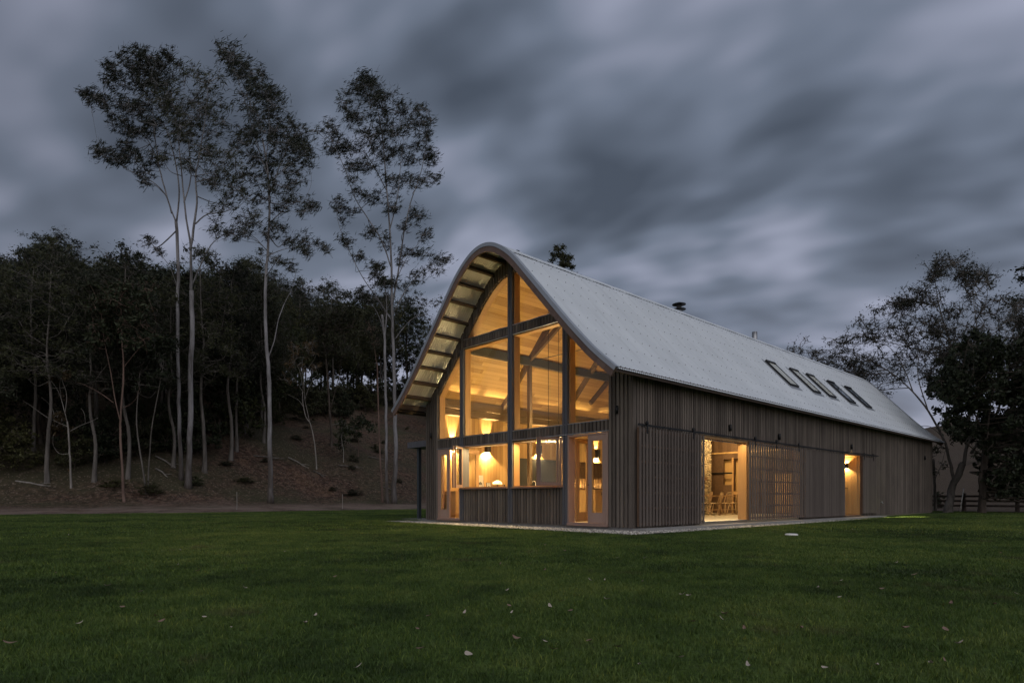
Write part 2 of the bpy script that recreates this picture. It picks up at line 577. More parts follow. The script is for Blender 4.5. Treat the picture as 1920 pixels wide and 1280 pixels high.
def ground_mat():
    m, t, b = mat('leaf_litter_ground')
    tc = t.n('ShaderNodeTexCoord')
    P_ = tc.outputs['Object']
    n1 = t.noise(P_, 0.16, 5, 0.6)
    n2 = t.noise(P_, 3.2, 6, 0.7)
    vo = t.n('ShaderNodeTexVoronoi'); vo.inputs['Scale'].default_value = 13.0; t.l(P_, vo.inputs['Vector'])
    sp = t.n('ShaderNodeSeparateColor'); t.l(vo.outputs['Color'], sp.inputs[0])
    c = t.ramp(n2, [(0.36, (0.014, 0.009, 0.008)), (0.5, (0.062, 0.038, 0.029)), (0.66, (0.15, 0.094, 0.068))])
    c = t.mix(t.ramp(n1, [(0.40, (0, 0, 0)), (0.62, (0.85, 0.85, 0.85))]), c, (0.05, 0.048, 0.028))
    c = t.mix(t.ramp(n1, [(0.30, (0.5, 0.5, 0.5)), (0.42, (0, 0, 0))]), c, (0.12, 0.075, 0.042))
    c = t.mix(t.math('MULTIPLY', t.math('GREATER_THAN', sp.outputs[0], 0.93), 0.7), c, (0.17, 0.13, 0.105))
    # local frame: paler bare track beside the lawn, tan paddock beyond the far end
    sx = t.n('ShaderNodeSeparateXYZ'); t.l(P_, sx.inputs[0])
    ly = t.math('ADD', sx.outputs[1], t.math('MULTIPLY', t.math('SUBTRACT', n1, 0.5), 7.0))
    tr = t.ramp(t.math('DIVIDE', ly, 60.0), [(0.40, (0, 0, 0)), (0.43, (1, 1, 1)), (0.50, (1, 1, 1)), (0.58, (0, 0, 0))])
    tr = t.math('MULTIPLY', tr, t.ramp(t.noise(P_, 0.55, 5, 0.65), [(0.36, (.15, .15, .15)), (0.56, (1, 1, 1))]))
    c = t.mix(t.math('MULTIPLY', tr, 0.85), c, t.mix(n2, (0.12, 0.09, 0.076), (0.23, 0.175, 0.147)))
    pd = t.math('MULTIPLY', t.ramp(t.math('DIVIDE', sx.outputs[0], 60.0), [(0.46, (0, 0, 0)), (0.52, (1, 1, 1))]),
                t.ramp(t.math('DIVIDE', sx.outputs[1], 60.0), [(0.42, (1, 1, 1)), (0.6, (0, 0, 0))]))
    c = t.mix(pd, c, t.mix(n2, (0.034, 0.026, 0.019), (0.10, 0.076, 0.056)))
    t.l(c, b.inputs['Base Color']); setp(b, Roughness=0.95, Specular_IOR_Level=0.1)
    bp = t.n('ShaderNodeBump'); bp.inputs['Strength'].default_value = 0.8; bp.inputs['Distance'].default_value = 0.12
    t.l(n2, bp.inputs['Height']); t.l(bp.outputs[0], b.inputs['Normal'])
    return m


def lawn_color(t, P_):
    n1 = t.noise(P_, 0.28, 4, 0.6)
    n2 = t.noise(P_, 1.7, 5, 0.65)
    f = t.math('ADD', t.math('MULTIPLY', n1, 0.55), t.math('MULTIPLY', n2, 0.45))
    c = t.ramp(f, [(0.39, (0.032, 0.058, 0.015)), (0.5, (0.076, 0.124, 0.027)), (0.61, (0.138, 0.182, 0.044))])
    dry = t.ramp(t.noise(P_, 0.9, 6, 0.72), [(0.58, (0, 0, 0)), (0.68, (1, 1, 1))])
    return c, dry


def lawn_mat():
    m, t, b = mat('lawn_turf')
    g = t.n('ShaderNodeNewGeometry')
    c, dry = lawn_color(t, g.outputs['Position'])
    fine = t.noise(g.outputs['Position'], 26, 4, 0.7)
    c = t.mix(t.ramp(fine, [(0.35, (0.75, 0.75, 0.75)), (0.6, (0, 0, 0))]), c, (0.018, 0.032, 0.012))
    c = t.mix(t.math('MULTIPLY', dry, 0.55), c, (0.085, 0.062, 0.036))
    t.l(c, b.inputs['Base Color']); setp(b, Roughness=0.9, Specular_IOR_Level=0.1)
    bp = t.n('ShaderNodeBump'); bp.inputs['Strength'].default_value = 0.9; bp.inputs['Distance'].default_value = 0.05
    t.l(fine, bp.inputs['Height']); t.l(bp.outputs[0], b.inputs['Normal'])
    return m


def blade_mat():
    m, t, b = mat('grass_blades')
    g = t.n('ShaderNodeNewGeometry')
    c, dry = lawn_color(t, g.outputs['Position'])
    r = t.ramp(g.outputs['Random Per Island'], [(0.0, (0.55, 0.55, 0.55)), (0.9, (1.25, 1.25, 1.2)), (0.97, (2.1, 1.7, 1.3))])
    c = t.mix(1.0, c, r, 'MULTIPLY')
    c = t.mix(t.math('MULTIPLY', dry, 0.5), c, (0.11, 0.08, 0.045))
    t.l(c, b.inputs['Base Color']); setp(b, Roughness=0.55, Specular_IOR_Level=0.25)
    out = t.t.nodes['Material Output']
    tr = t.n('ShaderNodeBsdfTranslucent'); t.l(c, tr.inputs[0])
    mx = t.n('ShaderNodeMixShader'); mx.inputs[0].default_value = 0.25
    t.l(b.outputs[0], mx.inputs[1]); t.l(tr.outputs[0], mx.inputs[2]); t.l(mx.outputs[0], out.inputs[0])
    return m


# ------------------------------------------------------------------ land
def build_land():
    def axis(lo, hi, c0, c1, fine, coarse):
        a = [np.arange(c0, c1, fine)]
        x = c1; st = fine; r = []
        while x < hi:
            r.append(x); st = min(st * 1.12, coarse); x += st
        r.append(hi)
        x = c0 - fine; st = fine; l = []
        while x > lo:
            l.append(x); st = min(st * 1.12, coarse); x -= st
        l.append(lo)
        return np.concatenate([l[::-1], a[0], r])
    ax = axis(-420, 520, -60, 70, 1.3, 40)
    ay = axis(-420, 520, -20, 95, 1.3, 40)
    gx, gy = np.meshgrid(ax, ay, indexing='ij')
    wx = C0[0] + gx * EX[0] + gy * EY[0]; wy = C0[1] + gx * EX[1] + gy * EY[1]
    gz = H(wx, wy)
    rng = np.random.default_rng(5)
    gz = gz + rng.normal(0, 0.05, gz.shape) * (gy > 33)
    inside = (gy < 25) & (gx < 29)
    gz = np.where(inside, gz - 0.05, gz)
    V = np.stack([gx.ravel(), gy.ravel(), gz.ravel()], 1)
    ni, nj = gx.shape
    idx = np.arange(ni * nj).reshape(ni, nj)
    F = np.stack([idx[:-1, :-1].ravel(), idx[1:, :-1].ravel(), idx[1:, 1:].ravel(), idx[:-1, 1:].ravel()], 1)
    me = np_mesh('ground', V, F)
    me.polygons.foreach_set('use_smooth', [True] * len(me.polygons))
    o = put('ground', me, ground_mat(), at=(C0[0], C0[1], 0), rz=ROT)
    tag(o, kind='structure')
    # lawn sheet
    ax = np.arange(-64, 29.01, 1.0); n = 90
    V = []; rows = []
    for x in ax:
        ye = 25.7 - 1.6 * math.sin(x * 0.11 + 0.6) - 0.7 * math.sin(x * 0.29 + 2) + 0.35 * math.sin(x * 1.3) + 0.2 * math.sin(x * 2.9)
        ys = np.linspace(-60, ye, n)
        xx = x + (0.4 * np.sin(ys * 0.8) if x > 28.5 else 0)
        for y, x_ in zip(ys, np.broadcast_to(xx, ys.shape)):
            X, Y, _ = W(x_, y)
            V.append((x_, y, float(H(X, Y)) + (0.0 if y < ye - 0.5 else -0.035)))
    idx = np.arange(len(V)).reshape(len(ax), n)
    F = np.stack([idx[:-1, :-1].ravel(), idx[1:, :-1].ravel(), idx[1:, 1:].ravel(), idx[:-1, 1:].ravel()], 1)
    me = np_mesh('lawn', np.array(V), F)
    me.polygons.foreach_set('use_smooth', [True] * len(me.polygons))
    tag(put('lawn', me, lawn_mat(), at=(C0[0], C0[1], 0.008), rz=ROT), kind='structure')


build_land()

# ------------------------------------------------------------------ the barn
WID, LEN, MID = 8.1, 24.14, 4.05
OF, OB = 1.04, 0.62                      # overhangs of the roof at the glazed and the far gable
_k = np.array([(0, 7.40), (.3, 7.36), (.6, 7.24), (.95, 7.0), (1.2, 6.79), (1.65, 6.29), (2.1, 5.80), (2.55, 5.30), (3.1, 4.70), (3.8, 3.99), (4.40, 3.50)])
_d = np.linspace(-4.8, 4.8, 961)
_z = np.interp(np.abs(_d), _k[:, 0], _k[:, 1]) + np.where(np.abs(_d) > 4.4, -(np.abs(_d) - 4.4) * 0.8, 0)
_g = np.exp(-0.5 * (np.arange(-60, 61) * 0.01 / 0.16) ** 2); _g /= _g.sum()
_zs = np.convolve(np.pad(_z, 60, mode='edge'), _g, 'valid')
EAVE = 4.40


def rz(y):
    return float(np.interp(y - MID, _d, _zs))


def head(y):
    return rz(y) - 0.46


# arc-length table of the roof line
_yy = np.linspace(MID - EAVE, MID + EAVE, 400)
_zz = np.array([rz(y) for y in _yy])
_ss = np.concatenate([[0], np.cumsum(np.hypot(np.diff(_yy), np.diff(_zz)))])


def on_roof(s, off=0.0):
    """point (y, z) on the roof line at arc length s from the near eave, shifted outward by off"""
    y = float(np.interp(s, _ss, _yy)); z = float(np.interp(s, _ss, _zz))
    y1, z1 = float(np.interp(s + .02, _ss, _yy)), float(np.interp(s + .02, _ss, _zz))
    y0, z0 = float(np.interp(s - .02, _ss, _yy)), float(np.interp(s - .02, _ss, _zz))
    ty, tz = y1 - y0, z1 - z0
    L = math.hypot(ty, tz)
    return y - tz / L * off, z + ty / L * off


SLEN = float(_ss[-1])

barn = empty('barn', W(0, 0), ROT, 'long timber clad barn with curved metal roof and glowing glazed gable', 'barn')


def clad_front(mb, y0, y1, zlo, zhi, pitch=0.112, w=0.076, x0=-0.022, x1=0.03):
    n = max(1, round((y1 - y0) / pitch)); p = (y1 - y0) / n
    for i in range(n):
        a = y0 + i * p + (p - w) / 2; b = a + w
        za, zb = zhi(a), zhi(b); la, lb = zlo(a), zlo(b)
        if min(za - la, zb - lb) < 0.03:
            continue
        mb.hexa([(x0, a, la), (x1, a, la), (x1, b, lb), (x0, b, lb), (x0, a, za), (x1, a, za), (x1, b, zb), (x0, b, zb)])


def back_front(mb, y0, y1, zlo, zhi, x0=0.03, x1=0.2, step=0.15):
    n = max(1, int(round((y1 - y0) / step)))
    ys = np.linspace(y0, y1, n + 1)
    for a, b in zip(ys[:-1], ys[1:]):
        za, zb, la, lb = zhi(a), zhi(b), zlo(a), zlo(b)
        if max(za - la, zb - lb) < 0.01:
            continue
        za, zb = max(za, la + .002), max(zb, lb + .002)
        mb.hexa([(x0, a, la), (x1, a, la), (x1, b, lb), (x0, b, lb), (x0, a, za), (x1, a, za), (x1, b, zb), (x0, b, zb)])


def inset_poly(poly, d):
    """move every edge of a convex (y, z) polygon inward by d"""
    n = len(poly)
    P_ = [np.array(p, float) for p in poly]
    c = sum(P_) / n
    lines = []
    for i in range(n):
        a, b = P_[i], P_[(i + 1) % n]
        t = (b - a) / np.linalg.norm(b - a); nn = np.array([-t[1], t[0]])
        if nn @ (c - a) < 0:
            nn = -nn
        lines.append((a + nn * d, t))
    out = []
    for i in range(n):
        (p, t), (q, u) = lines[i - 1], lines[i]
        den = t[0] * u[1] - t[1] * u[0]
        if abs(den) < 1e-4:
            out.append(tuple(q)); continue
        k = ((q - p)[0] * u[1] - (q - p)[1] * u[0]) / den
        out.append(tuple(p + t * k))
    return out


def ring_mesh(mb, outer, inner, x0, x1):
    n = len(outer)
    for i in range(n):
        j = (i + 1) % n
        a, b, c, d = outer[i], outer[j], inner[j], inner[i]
        mb.hexa([(x0, *a), (x0, *b), (x0, *c), (x0, *d), (x1, *a), (x1, *b), (x1, *c), (x1, *d)])


def window(poly, inset=0.024, x0=0.035, x1=0.24, xg=0.17, name='window', m='frame', glazed=True, label=None):
    mb = MB()
    inner = inset_poly(poly, inset)
    ring_mesh(mb, poly, inner, x0, x1)
    f = mb.build(name, M[m], barn)
    if label:
        f['label'] = label
    if glazed:
        g = MB()
        g.prism(inset_poly(poly, inset - 0.004), xg, xg + 0.008)
        g.build('pane', M['glass'], f)
    return f


def build_gable():
    under = lambda y: rz(y) - 0.07
    cst = lambda v: (lambda y: v)
    # the cladding between, beside and above the windows: one wall
    wb, bt = MB(), MB()
    regs = [(0.0, 0.684, cst(0.10), under), (7.43, 8.1, cst(0.10), under),
            (0.684, 1.95, cst(2.36), cst(2.59)), (2.12, 3.98, cst(2.33), cst(2.59)), (4.16, 6.14, cst(2.33), cst(2.59)), (6.30, 7.43, cst(2.30), cst(2.59)),
            (2.12, 3.98, cst(5.23), lambda y: min(5.47, under(y))), (4.16, 6.14, cst(5.23), lambda y: min(5.47, under(y))),
            (2.12, 3.98, cst(0.10), cst(1.03)), (4.16, 6.24, cst(0.10), cst(1.03)),
            (0.684, 1.95, head, under), (6.30, 7.43, head, under), (1.95, 2.12, lambda y: 5.20, under), (6.14, 6.30, lambda y: 5.20, under),
            (2.12, 3.98, lambda y: max(5.47, head(y)), under), (4.16, 6.14, lambda y: max(5.47, head(y)), under)]
    for y0, y1, lo, hi in regs:
        clad_front(bt, y0, y1, lo, hi)
        back_front(wb, y0, y1, lo, hi)
    w = wb.build('front_wall', M['backing'], barn)
    bt.build('battens', M['batten'], w)
    # posts
    for y0, y1, top in ((1.95, 2.12, 5.2), (3.98, 4.16, rz(4.07) - 0.09), (6.14, 6.30, 5.2)):
        p = MB(); p.box(-0.035, 0.02, y0, y0 + (y1 - y0) * .42, 0.1, top); p.box(-0.035, 0.02, y0 + (y1 - y0) * .58, y1, 0.1, top)
        p.box(-0.02, 0.2, y0 + (y1 - y0) * .42, y0 + (y1 - y0) * .58, 0.1, top)
        p.box(0.02, 0.2, y0 + .004, y0 + (y1 - y0) * .42 - .002, 0.1, top); p.box(0.02, 0.2, y0 + (y1 - y0) * .58 + .002, y1 - .004, 0.1, top)
        p.build('post', M['post'], barn)
    # flashing lines over the openings
    fls = [(-0.05, 0.03, 0.66, 3.97, 2.335, 2.352), (-0.05, 0.03, 4.18, 7.45, 2.300, 2.316)]
    for zz in (2.595, 5.215, 5.475):
        fls += [(-0.03, 0.012, 0.70 if zz < 5 else 2.13, 3.975, zz, zz + .012), (-0.03, 0.012, 4.165, 7.42 if zz < 5 else 6.13, zz, zz + .012)]
    for q in fls:
        fl = MB(); fl.box(*q); fl.build('flashing', M['zinc_edge'], barn)
    g = 0.002
    # middle row
    window([(6.30 + g, 2.61), (7.43 - g, 2.61), (7.43 - g, head(7.43)), (6.30 + g, head(6.30))])
    window([(4.16 + g, 2.61), (6.14 - g, 2.61), (6.14 - g, 5.21), (4.16 + g, 5.21)])
    window([(2.12 + g, 2.61), (3.98 - g, 2.61), (3.98 - g, 5.21), (2.12 + g, 5.21)])
    window([(0.684 + g, 2.61), (1.95 - g, 2.61), (1.95 - g, head(1.95)), (0.684 + g, head(0.684))])
    # curved lights under the ridge
    yl = next(y for y in np.arange(6.14, 4.2, -0.01) if head(y) > 5.50)
    pts = [(4.165, 5.49), (yl, 5.49)] + [(float(y), head(y)) for y in np.linspace(yl - .12, 4.165, 9)]
    window(pts)
    yr = next(y for y in np.arange(2.1, 3.9, 0.01) if head(y) > 5.50)
    pts = [(3.975, 5.49), (yr, 5.49)] + [(float(y), head(y)) for y in np.linspace(yr + .12, 3.975, 9)]
    window(pts)
    # servery openings under the band: sill, box frame, sashes folded out
    for y0, y1 in ((2.122, 3.978), (4.162, 6.236)):
        window([(y0, 1.07), (y1, 1.07), (y1, 2.30), (y0, 2.30)], 0.032, 0.005, 0.22, name='window', glazed=False)
        s = MB(); s.box(-0.10, 0.22, y0 - 0.02, y1 + 0.02, 1.033, 1.066)
        s.build('sill', M['sash'], barn)
    for yh, sgn, ang in ((2.16, 1, 62), (6.19, -1, 58)):
        for k in range(2):
            w_ = 0.60
            a = R(ang) if k == 0 else R(ang + 7)
            sx, sy = -math.sin(a), math.cos(a) * sgn
            o = empty('sash', (-0.02 - 0.05 * k, yh + 0.06 * k * sgn, 0), 0)
            o.parent = barn
            # sash built along +u from the hinge
            mb = MB()
            P0 = lambda u, v, t: (u * sx + t * sy * sgn, u * sy - t * sx * sgn, v)
            def bx(u0, u1, v0, v1, t0=-0.022, t1=0.022, m_=mb):
                m_.hexa([P0(u0, v0, t0), P0(u1, v0, t0), P0(u1, v0, t1), P0(u0, v0, t1), P0(u0, v1, t0), P0(u1, v1, t0), P0(u1, v1, t1), P0(u0, v1, t1)])
            bx(0, .055, 1.08, 2.29); bx(w_ - .055, w_, 1.08, 2.29); bx(.055, w_ - .055, 1.08, 1.17); bx(.055, w_ - .055, 2.23, 2.29)
            sf = mb.build('sash_frame', M['sash'], o)
            gm = MB(); bx(.05, w_ - .05, 1.16, 2.24, -.004, .004, gm)
            gm.build('pane', M['glass'], o)
    # doors at both ends: frame, one closed leaf, the other swung in
    for y0, y1, ztop, leafs in ((0.686, 1.948, 2.32, ((0.73, 1.30),)), (6.302, 7.428, 2.29, ((6.84, 7.385),))):
        f = MB(); ring_mesh(f, [(y0, 0.155), (y1, 0.155), (y1, ztop), (y0, ztop)], [(y0 + .04, .175), (y1 - .04, .175), (y1 - .04, ztop - .04), (y0 + .04, ztop - .04)], -0.03, 0.2)
        f.box(-0.06, 0.2, y0, y1, 0.10, 0.152)
        f.build('door_frame', M['door'], barn)
        for a, b in leafs:
            d = MB()
            d.box(-0.02, 0.03, a, a + .12, .18, ztop - .045); d.box(-0.02, 0.03, b - .12, b, .18, ztop - .045)
            d.box(-0.018, 0.028, a + .12, b - .12, .18, .42); d.box(-0.018, 0.028, a + .12, b - .12, ztop - .17, ztop - .045)
            dd = d.build('door', M['door'], barn)
            e = MB()
            ring_mesh(e, [(a + .12, .42), (b - .12, .42), (b - .12, ztop - .17), (a + .12, ztop - .17)], [(a + .135, .435), (b - .135, .435), (b - .135, ztop - .185), (a + .135, ztop - .185)], -0.016, 0.026)
            e.build('glazing_bead', M['frame'], dd)
            gl = MB(); gl.box(0.0, 0.008, a + .13, b - .13, .43, ztop - .18); gl.build('pane', M['glass'], dd)
            hd = MB(); hd.box(-0.06, -0.05, (b if a < 2 else a) - .07 * (1 if a < 2 else -1), (b if a < 2 else a) + .05 * (-1 if a < 2 else 1) + .03, 1.08, 1.10); hd.build('handle', M['black'], dd)
        # swung-in leaf, seen edge on
        yo = y1 - 0.05 if y0 < 2 else y0 + 0.05
        d = MB(); d.box(0.22, 0.34, yo - .02, yo + .02, .18, ztop - .05); d.box(0.62, 0.74, yo - .02, yo + .02, .18, ztop - .05)
        d.box(0.34, 0.62, yo - .018, yo + .018, .18, .42); d.box(0.34, 0.62, yo - .018, yo + .018, ztop - .17, ztop - .05)
        dd = d.build('door', M['frame'], barn)
        gl = MB(); gl.box(.33, .63, yo - .004, yo + .004, .41, ztop - .16); gl.build('pane', M['glass'], dd)


def side_x(px, py, y0=0.0):
    d = np.array([(px - 960) / 1165, 1.0]); t = (y0 + C0 @ EY) / (d @ EY)
    return float((t * d - C0) @ EX)


OPEN0, OPEN1, GLZ1 = 2.84, 5.42, 8.95
REC0, REC1 = 12.66, 14.33


def build_side_walls():
    top = 3.66
    wb, bt = MB(), MB()
    rects = [(0.03, OPEN0, 0.10, top), (OPEN0, GLZ1, 2.40, top), (GLZ1, REC0, 0.10, top), (REC0, REC1, 2.40, top), (REC1, LEN, 0.10, top)]
    rng = random.Random(3)
    for x0, x1, z0, z1 in rects:
        wb.box(x0, x1, 0.03, 0.2, z0, z1)
        n = round((x1 - x0) / 0.104); p = (x1 - x0) / n
        for i in range(n):
            a = x0 + i * p + .018
            bt.box(a, a + p - .036, -.016 + rng.uniform(0, .004), 0.03, z0, z1)
    bt.box(-0.004, 0.09, -0.020, 0.03, 0.10, top)
    w = wb.build('side_wall', M['backing'], barn)
    bt.build('battens', M['batten'], w)
    w2 = MB(); w2.box(0.03, LEN, WID - .2, WID, 0.10, top); w2.build('side_wall', M['batten'], barn)
    e = MB(); back_front(e, 0, WID, lambda y: .1, lambda y: rz(y) - .08, LEN - .17, LEN - .0, 0.1)
    ew = e.build('end_wall', M['batten'], barn)
    # footing and floor
    f = MB(); f.box(0.06, LEN - .02, 0.06, WID - .06, -0.3, 0.148); f.build('floor_slab', M['floor'], barn)
    # opening frame and its track head
    f = MB()
    f.box(OPEN0, GLZ1, 0.0, 0.24, 2.33, 2.398); f.box(OPEN0, OPEN0 + .05, 0.0, 0.24, 0.15, 2.33); f.box(OPEN1 - .09, OPEN1 + .02, 0.0, 0.26, 0.15, 2.33)
    f.box(GLZ1 - .05, GLZ1, 0.0, 0.24, 0.15, 2.33)
    fo = f.build('opening_frame', M['frame'], barn)
    s = MB(); s.box(OPEN0 + .05, OPEN1 - .09, -0.02, 0.26, 0.152, 0.168); s.build('door_track', M['zinc_edge'], fo)
    s = MB(); s.box(OPEN0 + .05, OPEN1 - .09, 0.08, 0.1, 2.30, 2.329); s.build('door_track', M['zinc_edge'], fo)
    # glazing behind the second slatted screen
    g = MB(); g.box(OPEN1 + .02, GLZ1 - .05, 0.12, 0.128, 0.17, 2.33); g.build('pane', M['glass'], fo)
    # recess with the side entry
    r = MB()
    r.box(REC0, REC0 + .03, 0.0, 0.66, 0.15, 2.40); r.box(REC1 - .03, REC1, 0.012, 0.66, 0.15, 2.40)
    rr = r.build('entry_reveal', M['cabinet'], barn)
    k = MB()
    for i in range(5):
        a = 0.10 + i * .108
        k.box(REC1 - .042, REC1 - .03, a, a + .104, 0.17, 2.37)
    k.build('lining', M['cabinet'], rr)
    bk = MB(); bk.box(REC0, REC1, 0.66, 0.70, 0.1, 2.42); bk.box(REC0 + .03, REC1 - .03, 0.0, 0.66, 2.385, 2.40); bk.build('entry_door', M['cabinet'], barn)
    hd = MB(); hd.box(REC1 - .09, REC1 - .06, .42, .55, 1.16, 1.175); hd.box(REC1 - .06, REC1 - .042, .44, .46, 1.16, 1.175); hd.build('handle', M['black'], rr)
    j = MB(); j.box(REC1 - .03, REC1 + .05, -0.02, 0.012, 0.15, 2.42); j.box(REC0 - .05, REC0 + .02, -0.02, 0.0, 0.15, 2.42); j.box(REC0 + .02, REC1 - .03, -.05, .66, .10, .155)
    j.build('door_frame', M['darkwood'], barn)

    # tracks and sliding screens
    for x0, x1, z in ((0.03, 12.55, 2.425), (12.6, 15.95, 2.445)):
        t = MB(); t.box(x0, x1, -0.135, -0.12, z - .022, z + .022)
        for x in np.arange(x0 + .3, x1, 1.1):
            t.box(x - .015, x + .015, -0.12, 0.002, z - .015, z + .015)
        t.build('sliding_track', M['black'], barn)

    def screen(x0, x1, z0, pitch, w, hang, y0=-0.15, zt=2.36, dep=0.05, cross=True, back=False, label=None):
        s_ = MB()
        n = round((x1 - x0) / pitch); p = (x1 - x0) / n
        for i in range(n + 1):
            a = x0 + i * p - w / 2
            s_.box(a, a + w, y0, y0 + dep, z0, zt)
        so = s_.build('sliding_screen', M['slat'], barn)
        if label:
            so['label'] = label
        c = MB()
        c.box(x0 - .06, x0 + .02, y0 + dep + .001, y0 + dep + .04, z0, zt)
        if cross:
            for zc in np.linspace(z0 + .06, zt - .06, 7):
                c.box(x0 - w / 2, x1 + w / 2, y0 + dep + .001, y0 + dep + .03, zc - .022, zc + .022)
        if back:
            c.box(x0 - w / 2, x1 + w / 2, y0 + dep + .001, y0 + dep + .03, z0, zt)
        c.build('rail', M['darkwood'], so)
        for hx in hang:
            h = MB(); h.box(hx - .025, hx + .025, y0 - .012, y0 - .001, zt - .12, 2.47); h.tube([(hx, y0 - .012, 2.475), (hx, y0 + .02, 2.475)], .045, 10)
            h.build('hanger', M['black'], so)
        return so
    screen(0.10, 2.78, 0.13, 0.125, 0.072, (0.35, 2.30), dep=.02)
    screen(5.26, 9.02, 0.16, 0.150, 0.097, (5.56, 6.90, 8.47), dep=.012)
    screen(9.10, 12.50, 0.15, 0.082, 0.066, (), y0=-0.09, dep=.03, cross=False, back=True, label='flush boarded sliding panel')
    screen(14.42, 15.86, 0.20, 0.082, 0.066, (14.5, 15.49), y0=-0.09, dep=.03, cross=False, back=True)


def build_roof():
    # corrugated sheeting, crests running down the slope
    p, amp = 0.076, 0.011
    xs = np.arange(-OF, LEN + OB, p / 4)
    ss = np.linspace(0, SLEN, 72)
    base = np.array([on_roof(s, 0.0) for s in ss]); nrm = np.array([on_roof(s, 1.0) for s in ss]) - base
    a = amp * np.sin(xs * 2 * math.pi / p)

    def sheet(name, sel, off, parent, m):
        b, n = base[sel], nrm[sel]
        o_ = off + a if np.ndim(off) == 0 else off + a
        Yv = b[None, :, 0] + n[None, :, 0] * o_[:, None]; Zv = b[None, :, 1] + n[None, :, 1] * o_[:, None]
        Xv = np.broadcast_to(xs[:, None], Yv.shape)
        V = np.stack([Xv.ravel(), Yv.ravel(), Zv.ravel()], 1)
        idx = np.arange(len(V)).reshape(Yv.shape)
        F = np.stack([idx[:-1, :-1].ravel(), idx[1:, :-1].ravel(), idx[1:, 1:].ravel(), idx[:-1, 1:].ravel()], 1)
        me = np_mesh(name, V, F)
        me.polygons.foreach_set('use_smooth', [True] * len(me.polygons))
        return put(name, me, m, parent)
    roof = sheet('roof', slice(0, 72), 0.0, barn, M['roof'])
    # curved sheets lapped over the crown, each a touch proud of the next
    lap = 0.014 + 0.007 * ((np.floor(xs / 0.762)) % 2) + 0.006 * np.abs(np.sin(xs * math.pi / 0.762))
    k = [i for i, s in enumerate(ss) if abs(base[i, 0] - MID) < 1.08]
    sheet('ridge_sheets', slice(k[0], k[-1] + 1), lap, roof, M['roof'])
    # screw heads along the purlin lines
    sm = MB()
    rng = random.Random(8)
    rows = np.concatenate([[0.10], np.arange(0.62, SLEN / 2 + 0.3, 0.56)])
    for r, s in enumerate(rows):
        st = 0.152 if s < 0.2 else 0.304
        for x in np.arange(-OF + .1 + (r % 2) * 0.152, LEN + OB - .1, st):
            y, z = on_roof(s + rng.uniform(-.012, .012), amp + .002)
            y2, z2 = on_roof(s, amp + .012)
            sm.tube([(x, y, z), (x, y2, z2)], 0.010, 6)
    y0, s0 = None, float(np.interp(MID - 1.04, _yy, _ss))
    for x in np.arange(-OF + .05, LEN + OB, 0.152):
        y, z = on_roof(s0, .02); y2, z2 = on_roof(s0, .038)
        sm.tube([(x, y, z), (x, y2, z2)], 0.012, 6)
    sm.build('roof_screws', M['screw'], roof)
    # barge boards and metal verge caps at both gables
    for x0, x1, nm in ((-OF - .02, -OF + .03, 'f'), (LEN + OB - .04, LEN + OB + .01, 'b')):
        bb, cp = MB(), MB()
        sl = np.linspace(0.0, SLEN, 90)
        for s1, s2 in zip(sl[:-1], sl[1:]):
            q = [on_roof(s1, -0.012), on_roof(s2, -0.012), on_roof(s2, -0.20), on_roof(s1, -0.20)]
            bb.hexa([(x0, *q[0]), (x0, *q[1]), (x0, *q[2]), (x0, *q[3]), (x1, *q[0]), (x1, *q[1]), (x1, *q[2]), (x1, *q[3])])
            q = [on_roof(s1, 0.034), on_roof(s2, 0.034), on_roof(s2, -0.06), on_roof(s1, -0.06)]
            xa, xb = (x0 - .012, x0 - .001) if nm == 'f' else (x1 + .001, x1 + .012)
            cp.hexa([(xa, *q[0]), (xa, *q[1]), (xa, *q[2]), (xa, *q[3]), (xb, *q[0]), (xb, *q[1]), (xb, *q[2]), (xb, *q[3])])
            q = [on_roof(s1, 0.034), on_roof(s2, 0.034), on_roof(s2, 0.022), on_roof(s1, 0.022)]
            xa, xb = (x0 - .001, x0 + .11) if nm == 'f' else (x1 - .11, x1 + .001)
            cp.hexa([(xa, *q[0]), (xa, *q[1]), (xa, *q[2]), (xa, *q[3]), (xb, *q[0]), (xb, *q[1]), (xb, *q[2]), (xb, *q[3])])
        b_ = bb.build('barge_board', M['barge'], roof)
        cp.build('verge_cap', M['zinc_edge'], roof)
    # outriggers carrying the overhang
    n = 22
    for i in range(n):
        s = 0.18 + (SLEN - 0.36) * i / (n - 1)
        (ya, za), (yb, zb) = on_roof(s, -.014), on_roof(s, -.155)
        (y0, z0) = on_roof(s + .03, -.014); ty, tz = y0 - ya, z0 - za
        t = MB()
        t.hexa([(-OF + .031, ya - ty, za - tz), (0.028, ya - ty, za - tz), (0.028, ya + ty, za + tz), (-OF + .031, ya + ty, za + tz),
                (-OF + .031, yb - ty, zb - tz), (0.028, yb - ty, zb - tz), (0.028, yb + ty, zb + tz), (-OF + .031, yb + ty, zb + tz)])
        t.build('outrigger', M['purlin'], barn)
    # eave boards along both long sides
    for y, sg in ((0.0, -1), (WID, 1)):
        t = MB(); t.box(-OF + .04, LEN + OB - .05, y + sg * .03 - .02, y + sg * .03 + .02, 3.55, 3.70)
        t.box(-OF + .04, LEN + OB - .05, y + sg * .29 - .02, y + sg * .29 + .02, 3.44, 3.56)
        t.build('eave_board', M['purlin'], barn)
    # ceiling lining, boards along the building
    ce = MB(); uv = []
    sl = np.linspace(0.45, SLEN - 0.45, 60)
    for x in (0.205, LEN - .18):
        for s in sl:
            y, z = on_roof(s, -0.26); ce.v.append((x, y, z)); uv.append((x, s))
    for i in range(59):
        ce.f.append((i, i + 1, 60 + i + 1, 60 + i))
    b0 = len(ce.v)
